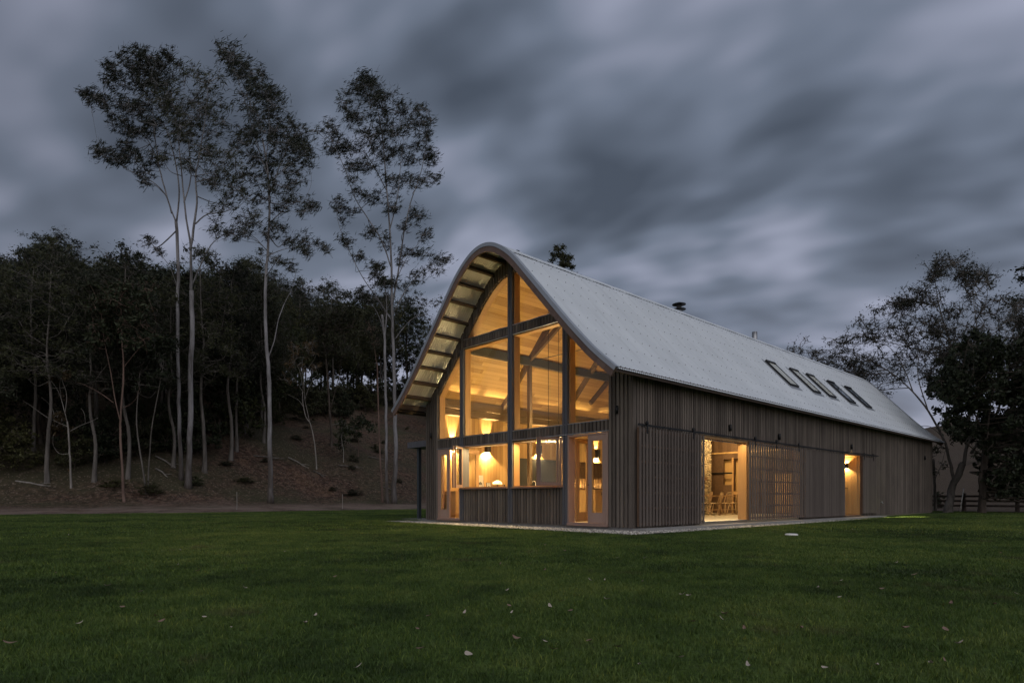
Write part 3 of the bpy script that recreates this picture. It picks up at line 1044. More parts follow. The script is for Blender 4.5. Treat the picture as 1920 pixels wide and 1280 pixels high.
    for x in (0.205, LEN - .18):
        for s in sl:
            y, z = on_roof(s, -0.235); ce.v.append((x, y, z)); uv.append((x, s))
    for i in range(59):
        ce.f.append((b0 + i, b0 + 60 + i, b0 + 60 + i + 1, b0 + i + 1))
    ce.uv = uv
    ce.build('ceiling', M['ceiling'], barn, smooth=True)
    # roof lights: five narrow ones low on the slope
    s_hi = float(np.interp(1.80, _yy, _ss)); s_lo = float(np.interp(0.95, _yy, _ss))
    for i, x in enumerate((10.34, 12.30, 13.82, 15.92, 17.88)):
        fr = MB()
        wd = 0.70
        def rb(x0, x1, sa, sb, o0, o1, m_):
            q = [(x0, *on_roof(sa, o0)), (x1, *on_roof(sa, o0)), (x1, *on_roof(sb, o0)), (x0, *on_roof(sb, o0)), (x0, *on_roof(sa, o1)), (x1, *on_roof(sa, o1)), (x1, *on_roof(sb, o1)), (x0, *on_roof(sb, o1))]
            m_.hexa(q)
        rb(x, x + .05, s_lo, s_hi, .0, .07, fr); rb(x + wd - .05, x + wd, s_lo, s_hi, .0, .07, fr)
        rb(x + .05, x + wd - .05, s_lo, s_lo + .06, .0, .068, fr); rb(x + .0, x + wd, s_hi, s_hi + .09, .0, .09, fr)
        sk = fr.build('skylight', M['black'], barn)
        for q in ((x - .12, x + wd + .12, s_lo - .16, s_lo - .002), (x - .1, x - .002, s_lo, s_hi + .2), (x + wd + .002, x + wd + .1, s_lo, s_hi + .2)):
            fl = MB(); rb(*q, .012, .018, fl); fl.build('flashing', M['zinc_edge'], sk)
        gl = MB(); rb(x + .045, x + wd - .045, s_lo + .055, s_hi + .005, .056, .062, gl); gl.build('pane', M['glass'], sk)
        dp = MB(); rb(x + .048, x + wd - .048, s_lo + .058, s_hi + .003, .046, .052, dp)
        b_ = dp.build('blind', M['paper' if i < 3 else 'steel'], sk)
    # flues and a small vent on the crown
    zr = rz(MID)
    f = MB(); f.lathe([(.10, -.3), (.10, .24), (.12, .25), (.12, .27), (.09, .28), (.09, .40)], 18, (8.26, MID, zr))
    fo = f.build('flue', M['flue'], barn, True)
    c = MB(); c.lathe([(.1, .20), (.245, .235), (.245, .25), (.10, .30)], 24, (8.26, MID, zr)); c.lathe([(.06, .40), (.245, .415), (.245, .43), (.05, .50), (0.0, .505)], 24, (8.26, MID, zr))
    c.build('rain_cap', M['black'], fo, True)
    f = MB(); f.lathe([(.11, -.3), (.11, .48), (.10, .48), (.10, .2)], 18, (14.07, MID, zr)); f.build('flue', M['flue'], barn, True)
    f = MB(); f.lathe([(.05, -.1), (.05, .10), (.085, .105), (.085, .14), (.03, .16)], 14, (2.55, MID + .05, zr)); f.build('vent', M['black'], barn, True)
    f = MB(); f.lathe([(.05, -.1), (.05, .035), (.07, .04), (.03, .06)], 14, (-.2, MID - .45, rz(MID - .45))); f.build('vent', M['black'], barn, True)


def build_canopy():
    c = MB(); c.box(0.75, 3.4, 8.12, 10.35, 2.55, 2.76)
    co = c.build('canopy', M['post'], barn)
    for x in (1.0, 3.2):
        p = MB(); p.box(x - .055, x + .055, 9.92, 10.03, 0.06, 2.55); p.build('post', M['steel'], co)


build_gable()
build_side_walls()
build_roof()
build_canopy()

apron = MB()
apron.box(0.0, 2.84, -0.36, 0.028, -0.1, 0.085); apron.box(2.845, 9.1, -0.36, 0.028, -0.1, 0.09); apron.box(9.105, 16.2, -0.36, 0.028, -0.1, 0.086)
apron.box(0.03, 0.06, 0.03, WID, -0.1, 0.098)
apron.box(0.4, 3.2, 8.15, 10.3, -0.1, 0.06); apron.box(-0.35, 0.0, 7.95, 8.5, -0.1, 0.05)
tag(apron.build('pavement', M['concrete'], at=W(0, 0), rz=ROT), kind='structure')


# ------------------------------------------------------------------ inside the barn
def lamp_point(parent, at, power, r=0.03, c=WARM):
    d = bpy.data.lights.new('lamp_light', 'POINT'); d.energy = power; d.shadow_soft_size = r; d.color = c
    o = bpy.data.objects.new('lamp_light', d); col.objects.link(o); o.parent = parent; o.location = at
    return o


def lamp_area(parent, at, rot, size, power, c=WARM, spread=180):
    d = bpy.data.lights.new('lamp_light', 'AREA'); d.energy = power; d.color = c; d.shape = 'RECTANGLE'
    d.size, d.size_y = size; d.spread = R(spread)
    o = bpy.data.objects.new('lamp_light', d); col.objects.link(o); o.parent = parent; o.location = at; o.rotation_euler = rot
    return o


def uvwall(mb, quad_pts, uvs):
    b = len(mb.v)
    mb.v.extend(quad_pts); mb.f.append((b, b + 1, b + 2, b + 3))
    mb.uv = (mb.uv or []) + list(uvs)


def build_interior():
    # wall lining of the far long wall and of the near one
    l = MB(); yw = 7.86
    uvwall(l, [(0.21, yw, .15), (LEN - .2, yw, .15), (LEN - .2, yw, 3.72), (0.21, yw, 3.72)], [(.15, .21), (.15, LEN - .2), (3.72, LEN - .2), (3.72, .21)])
    uvwall(l, [(0.21, yw + .03, .15), (0.21, yw + .03, 3.72), (LEN - .2, yw + .03, 3.72), (LEN - .2, yw + .03, .15)], [(.15, .21), (3.72, .21), (3.72, LEN - .2), (.15, LEN - .2)])
    l.build('wall_lining', M['lining'], barn)
    l = MB(); yw = 0.245
    for x0, x1, z0, z1 in ((0.21, OPEN0 - .01, .15, 3.7), (OPEN0 - .01, GLZ1 + .01, 2.40, 3.7), (GLZ1 + .01, LEN - .2, .15, 3.7)):
        if x0 > 8:
            for xa, xb, za in ((x0, REC0 - .05, z0), (REC0 - .05, REC1 + .05, 2.45), (REC1 + .05, x1, z0)):
                uvwall(l, [(xa, yw, za), (xb, yw, za), (xb, yw, z1), (xa, yw, z1)], [(za, xa), (za, xb), (z1, xb), (z1, xa)])
        else:
            uvwall(l, [(x0, yw, z0), (x1, yw, z0), (x1, yw, z1), (x0, yw, z1)], [(z0, x0), (z0, x1), (z1, x1), (z1, x0)])
    l.build('wall_lining', M['lining'], barn)
    # inside of the gable: framing studs lined in timber
    # wall plates along both sides, continuous beams at the posts
    for y0, y1 in ((7.45, 7.85), (0.25, 0.65)):
        b = MB(); b.box(0.25, 13.15, y0, y1, 3.66, 3.94); b.box(.25, 13.15, y0 + .1, y1 - .002, 3.46, 3.655)
        b.build('wall_plate', M['beam'], barn)
    for y in (6.16, 1.98):
        b = MB(); b.box(0.26, 13.15, y - .07, y + .07, 5.12, 5.38); b.build('long_beam', M['steel'], barn)
    zc = lambda y: rz(y) - 0.36
    for x in (2.75, 5.8, 9.0, 12.2):
        for sg in (1, -1):
            y_ = lambda d: MID + sg * d
            b = MB()
            sl = [(d, zc(y_(d)) - .10) for d in (3.5, 3.0, 2.5, 2.1, 1.6, 1.2, .8, .4, 0.0)]
            for (d0, z0), (d1, z1) in zip(sl[:-1], sl[1:]):
                b.bar((x, y_(d0), z0), (x, y_(d1), z1), .12, .2, (0, sg * .6, 1))
            b.build('rafter', M['beam'], barn)
        if x < 3:
            p = MB(); p.box(x - .06, x + .06, 6.10, 6.22, 0.15, 5.115); p.build('interior_post', M['beam'], barn)
        k = MB(); k.bar((x, 6.16, 4.2 if x > 3 else 5.3), (x + (1.0 if x > 3 else .0), 6.16 - (.0 if x > 3 else 1.4), 5.1 if x > 3 else 6.2), .1, .14); k.build('brace', M['beam'], barn)
        t = MB(); t.tube([(x, 2.0, 5.25), (x, 6.16, 5.25)], .012, 6); t.build('tie_rod', M['steel'], barn)
    # partition at the end of the hall, with a niche and a dark doorway
    x = 13.2
    p = MB()
    back_front(p, 0.25, 7.86, lambda y: 2.75, lambda y: rz(y) - .3, x, x + .12, .2)
    p.box(x, x + .12, 5.62, 7.86, .15, 2.75); p.box(x, x + .12, 5.02, 5.62, .15, 2.75); p.box(x, x + .12, 4.62, 5.02, .15, 1.35); p.box(x, x + .12, 4.62, 5.02, 2.45, 2.75)
    p.box(x, x + .12, 4.54, 4.62, .15, 2.75); p.box(x, x + .12, 0.25, 4.24, .15, 2.75)
    p.box(x, x + .12, 4.24, 4.54, 2.45, 2.75); p.box(x, x + .12, 4.24, 4.54, .15, .24); p.box(x + .0, x + .12, 4.24, 4.54, .92, 1.08)
    po = p.build('partition', M['darkwood'], barn)
    q = MB(); q.box(x - .05, x - .003, 1.35, 2.75, .2, 1.75); q.build('lit_patch_panel', M['cabinet'], po)  # paler panel added to stand for the lit patch behind the slats
    q = MB(); q.box(x - .05, x - .002, .3, 7.8, 2.68, 2.74); q.build('picture_rail', M['cabinet'], po)
    q = MB(); q.box(x - .06, x - .003, 4.58, 5.55, 1.82, 1.88); q.build('shelf', M['black'], po)
    q = MB(); q.box(x - .03, x - .002, 4.16, 4.235, .15, 2.5); q.box(x - .03, x - .002, 4.545, 4.615, .15, 2.5); q.box(x - .03, x - .002, 4.235, 4.545, .93, 1.07); q.build('doorway_trim', M['frame'], po)
    n = MB(); n.box(x + .3, x + .34, 4.3, 5.4, .15, 2.7); n.build('niche_back', M['cabinet'], po)
    # dark recessed splashback and screen on the far wall
    s = MB(); s.box(3.55, 6.0, 7.80, 7.855, 0.95, 2.22); s.build('splashback', M['ink'], barn)


build_interior()


def sconce(x, y, z, ny, label, power_up=9, power_dn=9, group='up and down wall lights inside the hall', facing='y', up=.25):
    """open-ended box lamp: throws one wedge of light up and one down"""
    o = empty('wall_sconce', W(x, y, z), ROT - (0 if facing == 'y' else R(90)), label, 'wall light', group)
    s = MB(); w = .075
    # four sides, open top and bottom, plus a divider
    z0, z1 = -.085, up
    s.box(-w, w, -.16, -.152, z0, z1); s.box(-w, w, -.008, -.001, z0, z1)
    s.box(-w, -w + .007, -.152, -.008, z0, z1); s.box(w - .007, w, -.152, -.008, z0, z1); s.box(-w + .007, w - .007, -.152, -.008, -.006, .006)
    s.build('housing', M['black'], o)
    b = MB(); b.lathe([(.0, .0), (.018, .005), (.018, .02), (0, .025)], 10, (0, -.08, .008)); b.lathe([(.0, -.0), (.018, -.005), (.018, -.02), (0, -.025)], 10, (0, -.08, -.008))
    b.build('bulb', M['bulb'], o)
    if power_up:
        lamp_point(o, (0, -.08, .04), power_up, .012)
    if power_dn:
        lamp_point(o, (0, -.08, -.04), power_dn, .012)
    return o


sconce(0.86, 7.855, 2.44, -1, 'lit box sconce seen through the leftmost gable windows', 900, 400)
sconce(2.32, 7.855, 2.44, -1, 'lit box sconce above the table lamp on the far timber wall', 900, 400)
sconce(4.80, 7.855, 2.48, -1, 'lit box sconce above the dark splashback', 450, 250)
sconce(8.17, 7.855, 2.50, -1, 'lit box sconce above the batten screen, seen through the right gable door', 450, 250)
sconce(6.5, 7.855, 2.44, -1, 'lit box sconce between the splashback and the batten screen', 450, 250)
sconce(REC1 - .042, 0.50, 2.02, -1, 'lit box sconce in the small side entry recess', 60, 60, None, 'x', .1)


def led(y, x0, x1, z, power, label):
    o = empty('led_strip', W(0, y, z), ROT, label, 'strip light', 'strip lights along the wall plates')
    s = MB(); s.box(x0, x1, -.02, .02, 0, .012); s.build('diffuser', M['led'], o)
    b = MB(); b.box(x0, x1, -.03, .03, -.02, -.001); b.build('channel', M['zinc_edge'], o)
    lamp_area(o, ((x0 + x1) / 2, 0, .03), (R(180), 0, 0), (x1 - x0, .05), power)
    return o


led(7.58, 0.4, 12.9, 3.965, 2700, 'strip light on the wall plate of the far long wall')
led(0.52, 0.4, 12.9, 3.965, 1600, 'strip light on the wall plate of the near long wall')


for y0, y1, lab in ((2.3, 3.8, 'added unseen strip light in the head of the servery window beside the right door'), (4.35, 6.0, 'added unseen strip light in the head of the servery window with the table lamp behind')):  # strips added out of sight to throw warm light on the gravel
    o = empty('led_strip', W(0.10, (y0 + y1) / 2, 2.262), ROT, lab, 'strip light', 'added strip lights in the heads of the openings')
    b = MB(); b.box(-.012, .012, -(y1 - y0) / 2, (y1 - y0) / 2, 0, .010); b.build('channel', M['zinc_edge'], o)
    lamp_area(o, (0, 0, -.006), (0, R(14), 0), (.02, y1 - y0), 55)
o = empty('led_strip', W((OPEN0 + OPEN1) / 2, 0.14, 2.318), ROT, 'added unseen strip light in the head of the big side opening', 'strip light', 'added strip lights in the heads of the openings')  # another added strip, brightening the gravel by the side opening
b = MB(); b.box(-1.1, 1.1, -.012, .012, 0, .010); b.build('channel', M['zinc_edge'], o)
lamp_area(o, (0, 0, -.006), (R(-14), 0, 0), (2.2, .02), 24)


def chandelier(x, y, z, ztop, label):
    o = empty('chandelier', W(x, y, z), ROT, label, 'chandelier', 'antler chandeliers in the hall')
    rng = random.Random(int(x * 10))
    arms = MB()
    for k in range(13):
        a = 2 * math.pi * k / 13 + rng.uniform(-.1, .1)
        r = .30 + rng.uniform(0, .16)
        pts = []
        for t in np.linspace(0, 1, 7):
            rr = r * (0.12 + .88 * math.sin(t * math.pi * .55)); zz = -.12 + .30 * t ** 1.8
            pts.append((rr * math.cos(a + .35 * t), rr * math.sin(a + .35 * t), zz))
        arms.tube(pts, [.017, .017, .016, .014, .012, .009, .004], 6)
        p = Vector(pts[4]); q = p + Vector((math.cos(a + .8) * .09, math.sin(a + .8) * .09, .12))
        arms.tube([p, (p + q) / 2 + Vector((0, 0, -.01)), q], [.011, .009, .003], 5)
    arms.build('antler_bowl', M['antler'], o, True)
    for k in range(6):
        a = 2 * math.pi * k / 6
        b = MB(); b.lathe([(0, 0), (.022, .015), (.026, .04), (.012, .075), (0, .085)], 10, (.19 * math.cos(a), .19 * math.sin(a), .03)); b.build('bulb', M['bulb'], o, True)
    c = MB(); c.tube([(0, 0, -.1), (0, 0, ztop - z)], .009, 6); c.build('cable', M['black'], o)
    lamp_point(o, (0, 0, .10), 260, .12)
    return o


chandelier(1.25, 3.85, 2.46, rz(3.85) - .28, 'white antler chandelier hanging nearest the servery window')
chandelier(2.75, 4.86, 2.62, rz(4.86) - .28, 'white antler chandelier hanging deeper in the hall behind the right door')


def build_furniture():
    # sideboard along the far wall with the lamp and pictures
    def cab(x0, x1, y0, y1, z1, n, label, name='sideboard', toe=True, cat='cabinet', top='cabinet'):
        o = empty(name, W(x0, y0, .15), ROT, label, cat)
        L, D = x1 - x0, y1 - y0
        b = MB(); b.box(0, L, .02, D, .10, z1 - .19); b.box(.04, L - .04, .08, D - .04, 0, .10); b.build('carcass', M['cabinet'], o)
        t = MB(); t.box(-.02, L + .02, -.01, D, z1 - .188, z1 - .15); t.build('worktop', M[top], o)
        for i in range(n):
            d = MB(); d.box(L * i / n + .006, L * (i + 1) / n - .006, 0, .018, .11, z1 - .20); dd = d.build('door', M['cabinet'], o)
            h = MB(); h.box(L * (i + .5) / n - .05, L * (i + .5) / n + .05, -.025, -.001, z1 - .30, z1 - .24); h.build('handle', M['black'], dd)
        return o
    cab(1.1, 3.4, 7.22, 7.84, 1.06, 4, 'honey timber sideboard carrying the table lamp along the far wall')
    cab(0.35, 1.0, 7.0, 7.84, 1.0, 1, 'low timber cupboard just inside the left gable door', 'cupboard')
    cab(3.56, 6.2, 7.2, 7.79, 1.0, 4, 'kitchen bench with tap under the dark splashback', 'kitchen_bench', top='ink')
    cab(2.95, 3.65, 3.55, 4.6, 1.02, 1, 'pale timber island cabinet inside the right gable door', 'island_cabinet')
    cab(6.4, 9.0, 7.2, 7.79, 1.10, 5, 'long timber cabinet below the batten screen', 'long_cabinet')
    # table lamp
    o = empty('table_lamp', W(2.45, 7.42, 1.06), ROT, 'small domed table lamp glowing on the sideboard', 'lamp')
    b = MB(); b.lathe([(.07, 0), (.07, .015), (.02, .03), (.014, .12), (.022, .15), (.012, .2), (.012, .24)], 14); b.build('stem', M['black'], o, True)
    s = MB(); s.lathe([(.17, .19), (.155, .24), (.11, .29), (.04, .32), (.0, .325)], 20); s.build('lamp_shade', M['shade'], o, True)
    lamp_point(o, (0, 0, .22), 12, .03)
    # pictures
    for x, w, h, lab in ((1.78, .28, .48, 'tall white framed print leaning on the wall behind the sideboard'), (2.02, .2, .24, 'small framed photograph standing left of the table lamp')):
        yb = 7.5 if h > .4 else 7.36
        o = empty('picture_frame', W(x, yb, 1.06), ROT, lab, 'picture', 'pictures on the sideboard')
        f = MB(); ring_mesh(f, [(-w / 2, 0), (w / 2, 0), (w / 2, h), (-w / 2, h)], [(-w / 2 + .012, .012), (w / 2 - .012, .012), (w / 2 - .012, h - .012), (-w / 2 + .012, h - .012)], -.012, .012)
        f.v = [(b_, a_ + .12 * c_, c_) for a_, b_, c_ in f.v]
        f.build('frame', M['black' if h < .4 else 'white'], o)
        p = MB(); p.box(-w / 2 + .012, w / 2 - .012, -.004, .004, .012, h - .012); p.v = [(a_, b_ + .12 * c_, c_) for a_, b_, c_ in p.v]; p.build('print', M['paper'], o)
        k = MB()
        for i in range(3):
            k.box(-w * .22 + i * w * .16, -w * .22 + i * w * .16 + w * .12, -.007, -.0045, h * .35, h * (.5 + .06 * (i % 2)))
        k.v = [(a_, b_ + .12 * c_, c_) for a_, b_, c_ in k.v]; k.build('motif', M['ink'], o)
    # small ornaments by the lamp
    o = tag(MB().build('dummy', None), None); bpy.data.objects.remove(o)
    v = MB(); v.lathe([(.05, 0), (.065, .05), (.03, .12), (.022, .16), (.03, .18)], 14); tag(v.build('vase', M['ink'], at=W(2.75, 7.4, 1.06), rz=ROT, smooth=True), 'small dark vase right of the table lamp on the sideboard', 'vase')
    v = MB(); v.box(-.08, .08, -.06, .06, 0, .09); v.box(-.06, .06, -.045, .045, .0901, .12); tag(v.build('keepsake_box', M['darkwood'], at=W(2.62, 7.34, 1.06), rz=ROT), 'low dark lidded box at the foot of the table lamp', 'box')
    # tap over the kitchen bench
    o = empty('kitchen_tap', W(4.1, 7.45, 1.0), ROT, 'tall chrome gooseneck tap on the kitchen bench', 'tap')
    t = MB(); t.tube([(0, 0, 0), (0, 0, .28)] + [(0, -.11 + .11 * math.cos(a), .28 + .11 * math.sin(a)) for a in np.linspace(.3, math.pi, 8)] + [(0, -.22, .2)], .014, 8); t.build('spout', M['white'], o, True)
    h = MB(); h.tube([(.0, 0, .06), (.09, 0, .09)], .009, 6); h.build('lever', M['white'], o, True)
    # crockery on the bench
    for i, (x, r, hh) in enumerate(((3.8, .05, .1), (3.95, .04, .12), (4.5, .06, .09), (4.66, .05, .14))):
        c = MB(); c.lathe([(r * .6, 0), (r, hh * .4), (r, hh), (r * .9, hh), (r * .85, hh * .3), (0, hh * .1)], 14)
        tag(c.build('jar', M['white'], at=W(x, 7.4, 1.0), rz=ROT, smooth=True), 'pale crockery jar standing on the kitchen bench', 'jar', 'crockery jars on the kitchen bench')
    # batten screen on the far wall
    o = empty('batten_screen', W(6.4, 7.62, 1.12), ROT, 'dark batten screen over a lit shelf on the far wall', 'screen')
    b = MB()
    for i in range(27):
        b.box(.04 + i * .096, .09 + i * .096, -.03, 0, .0, 1.08)
    b.build('battens', M['darkwood'], o)
    b = MB(); b.box(0, 2.6, .001, .03, .42, .50); b.box(0, 2.6, .001, .03, 0, .05); b.box(0, 2.6, .001, .03, 1.0, 1.08); b.box(0.02, 2.58, .032, .05, .50, 1.06); b.build('rail', M['darkwood'], o)
    l_ = MB(); l_.box(.05, 2.55, .10, .13, .03, .045); l_.build('shelf_light', M['led'], o)
    lamp_area(o, (1.3, .11, .06), (R(180), 0, 0), (2.4, .05), 60)
    # rubble chimney breast
    o = empty('stone_fireplace', W(9.5, 4.95, .15), ROT, 'broad rubble stone fireplace standing in the hall behind the chairs', 'fireplace')
    s = MB()
    nx, nz = 26, 56
    def face(fn, nu, nv):
        b0 = len(s.v)
        for i in range(nu + 1):
            for j in range(nv + 1):
                s.v.append(fn(i / nu, j / nv))
        for i in range(nu):
            for j in range(nv):
                a = b0 + i * (nv + 1) + j
                s.f.append((a, a + nv + 1, a + nv + 2, a + 1))
    rng = random.Random(4)
    jit = lambda: rng.uniform(-.02, .02)
    face(lambda u, v: (u * 2.6, jit(), v * 5.6), 26, 56)
    face(lambda u, v: (2.6 + jit(), u * 1.3, v * 5.6), 13, 56)
    face(lambda u, v: (2.6 - u * 2.6, 1.3 + jit(), v * 5.6), 26, 56)
    face(lambda u, v: (jit(), 1.3 - u * 1.3, v * 5.6), 13, 56)
    s.build('chimney_breast', M['stone'], o)
    h = MB(); h.box(.5, 2.1, -.12, -.025, 1.35, 1.5); h.build('mantel', M['darkwood'], o)
    h = MB(); h.box(.6, 2.0, -.04, -.022, .05, 1.0); h.build('firebox', M['black'], o)
    # dining table
    o = empty('dining_table', W(10.6, 4.2, .15), ROT, 'long timber dining table behind the row of spindle chairs', 'table')
    t = MB(); t.box(-1.7, 1.7, -.42, .42, .70, .74); t.build('tabletop', M['chair'], o)
    for sx in (-1.5, 1.5):
        for sy in (-.34, .34):
            l = MB(); l.bar((sx, sy, 0), (sx, sy, .70), .07, .07); l.build('leg', M['chair'], o)
    # unseen pendants over the table, added to light that end of the room
    for px_ in (9.6, 11.6):
        o = empty('added_pendant', W(px_, 3.9, 3.25), ROT, 'unseen bell pendant added over the dining table for light', 'lamp', 'added pendants over the dining table')
        s = MB(); s.lathe([(.22, 0), (.19, .06), (.1, .17), (.04, .24), (.0, .25)], 20); s.build('lamp_shade', M['black'], o, True)
        b = MB(); b.lathe([(0, .02), (.04, .05), (.03, .1), (0, .12)], 12); b.build('bulb', M['bulb'], o, True)
        c = MB(); c.tube([(0, 0, .24), (0, 0, rz(3.9) - .3 - 3.25)], .008, 6); c.build('cable', M['black'], o)
        lamp_point(o, (0, 0, -.02), 300, .05)

    # spindle-back chair, back towards -y
    def chair(label, group):
        o = empty('spindle_chair', (0, 0, 0), 0, label, 'chair', group)
        s = MB(); s.lathe([(.0, .425), (.17, .43), (.215, .44), (.215, .455), (.19, .462), (0, .455)], 18); s.v = [(x_ * 1.0, y_ * .95, z_) for x_, y_, z_ in s.v]; s.build('seat', M['chair'], o, True)
        for sx in (-1, 1):
            for sy in (-1, 1):
                l = MB(); l.tube([(sx * .13, sy * .12, .43), (sx * .165, sy * .16, .22), (sx * .21, sy * .205, 0)], [.014, .019, .011], 8); l.build('leg', M['chair'], o, True)
        st = MB(); st.tube([(-.165, -.14, .2), (-.165, .15, .2)], .009, 6); st.tube([(.165, -.14, .2), (.165, .15, .2)], .009, 6); st.tube([(-.165, .0, .2), (.165, 0, .2)], .009, 6); st.build('stretcher', M['chair'], o, True)
        hoop = [(-.19 - .03 * math.sin(t * math.pi), -.13 - .10 * math.sin(t * math.pi) ** .6, .45 + .40 * min(1, math.sin(t * math.pi) ** .55)) for t in (0, )]
        hp = []
        for t in np.linspace(0, 1, 15):
            a = math.pi * (1 - t)
            hp.append((.215 * math.copysign(abs(math.cos(a)) ** .6, math.cos(a)), -.14 - .11 * math.sin(a) ** .5, .45 + .41 * math.sin(a) ** .5))
        h = MB(); h.tube(hp, .013, 8); h.build('back_hoop', M['chair'], o, True)
        for i in range(6):
            x_ = (-.5 + i / 5) * .24
            sp = MB(); sp.tube([(x_ * .85, -.175, .45), (x_ * 1.05, -.205, .62), (x_ * 1.25, -.248, .852)], [.007, .010, .006], 6); sp.build('spindle', M['chair'], o, True)
        return o
    labs = ['spindle back chair nearest the left jamb of the side opening', 'second spindle back chair from the left jamb of the side opening',
            'third spindle back chair from the left jamb of the side opening', 'spindle back chair nearest the dark doorway at the end of the row']
    proto = chair(labs[0], 'spindle chairs along the dining table')
    rng = random.Random(2)
    for i, (x, y) in enumerate(((8.95, 3.42), (9.72, 3.42), (10.42, 3.42), (11.12, 3.42))):
        c = proto if i == 0 else copy_tree(proto)
        c['label'] = labs[i]
        c.location = W(x, y, .15); c.rotation_euler = (0, 0, ROT + rng.uniform(-.25, .25) + (0.2 if i == 3 else 0))


build_furniture()


def wall_light(x, y, z, label, facing='y', added_spot=None):
    o = empty('wall_light', W(x, y, z), ROT if facing == 'y' else ROT - R(90), label, 'wall light', 'unlit wall lights on the barn')
    b = MB(); b.box(-.035, .035, -.02, 0, -.06, .06); b.build('back_plate', M['black'], o)
    b = MB(); b.lathe([(.036, -.09), (.036, .09), (.03, .09), (.03, -.09)], 14, (0, -.058, 0)); b.build('shade', M['black'], o, True)
    if added_spot:  # light added to an otherwise dark fixture, for a bright patch of grass
        d = bpy.data.lights.new('lamp_light', 'SPOT'); d.energy = added_spot[0]; d.spot_size = R(added_spot[2]); d.spot_blend = .7; d.shadow_soft_size = .04; d.color = (1, .85, .4)
        lo = bpy.data.objects.new('lamp_light', d); col.objects.link(lo); lo.parent = o; lo.location = (0, -.075, -.1)
        v = Vector(added_spot[1]) - Vector((x, y - .075, z - .1)); lo.rotation_euler = (-v).to_track_quat('Z', 'Y').to_euler()
    return o


wall_light(4.31, 0, 2.68, 'black wall light above the big side opening')
wall_light(7.30, 0, 2.64, 'black wall light above the see-through slatted screen')
wall_light(13.28, 0, 2.68, 'black wall light above the small side entry', added_spot=(16000, (15.7, -1.15, 0.0), 21))
wall_light(22.7, 0, 2.69, 'black wall light by the far end of the side wall')
wall_light(0, 0.40, 2.80, 'black wall light on the gable beside the near corner', 'x')
wall_light(0, 7.75, 2.75, 'black wall light on the gable by the canopy side', 'x')

# tap on the long wall
tp = empty('garden_tap', W(16.6, 0, .62), ROT, 'small brass garden tap low on the side wall', 'tap')
t_ = MB(); t_.tube([(0, 0, 0), (0, -.08, 0), (0, -.10, -.05)], .013, 8); t_.build('spout', M['zinc_edge'], tp, True)
t_ = MB(); t_.tube([(-.03, -.06, .03), (.03, -.06, .03)], .008, 6); t_.tube([(0, -.06, 0), (0, -.06, .03)], .007, 6); t_.build('handle', M['zinc_edge'], tp, True)

# ------------------------------------------------------------------ trees
DETAIL = 1.0


def leaf_cloud(rng, cen, rad, cnt, size, stretch=(1, 1, 1), droop=0.4, wind=(0.5, 0, 0.2), aspect=0.32, messy=0.8):
    """leaf-sized quads through the volume of the clumps; cen (n,3), rad (n,), cnt (n,)"""
    tot = int(cnt.sum())
    k = np.repeat(np.arange(len(cen)), cnt)
    d = rng.normal(size=(tot, 3)); d /= np.linalg.norm(d, axis=1)[:, None]
    r = np.minimum(np.abs(rng.normal(0, .6, tot)), 1.15)
    p = cen[k] + d * (r * rad[k])[:, None] * np.array(stretch)
    a = rng.normal(size=(tot, 3)) * messy + np.array(wind) + np.array([0, 0, -droop])
    a /= np.linalg.norm(a, axis=1)[:, None]
    b = np.cross(a, rng.normal(size=(tot, 3))); b /= np.linalg.norm(b, axis=1)[:, None]
    L = size * (0.6 + 0.8 * rng.random(tot))[:, None]
    Wd = L * aspect
    V = np.stack([p - a * L * .5, p + b * Wd * .5 - a * L * 0.05, p + a * L * .5, p - b * Wd * .5 - a * L * .05], 1).reshape(-1, 3)
    F = np.arange(tot * 4).reshape(tot, 4)
    return V, F


def smooth_line(pts, n=4):
    """Catmull-Rom through the points"""
    P_ = [np.array(p, float) for p in pts]
    if len(P_) < 3:
        return P_
    out = []
    for i in range(len(P_) - 1):
        p0, p1, p2, p3 = P_[max(i - 1, 0)], P_[i], P_[i + 1], P_[min(i + 2, len(P_) - 1)]
        for t in np.arange(n) / n:
            out.append(0.5 * ((2 * p1) + (-p0 + p2) * t + (2 * p0 - 5 * p1 + 4 * p2 - p3) * t * t + (-p0 + 3 * p1 - 3 * p2 + p3) * t ** 3))
    out.append(P_[-1])
    return out


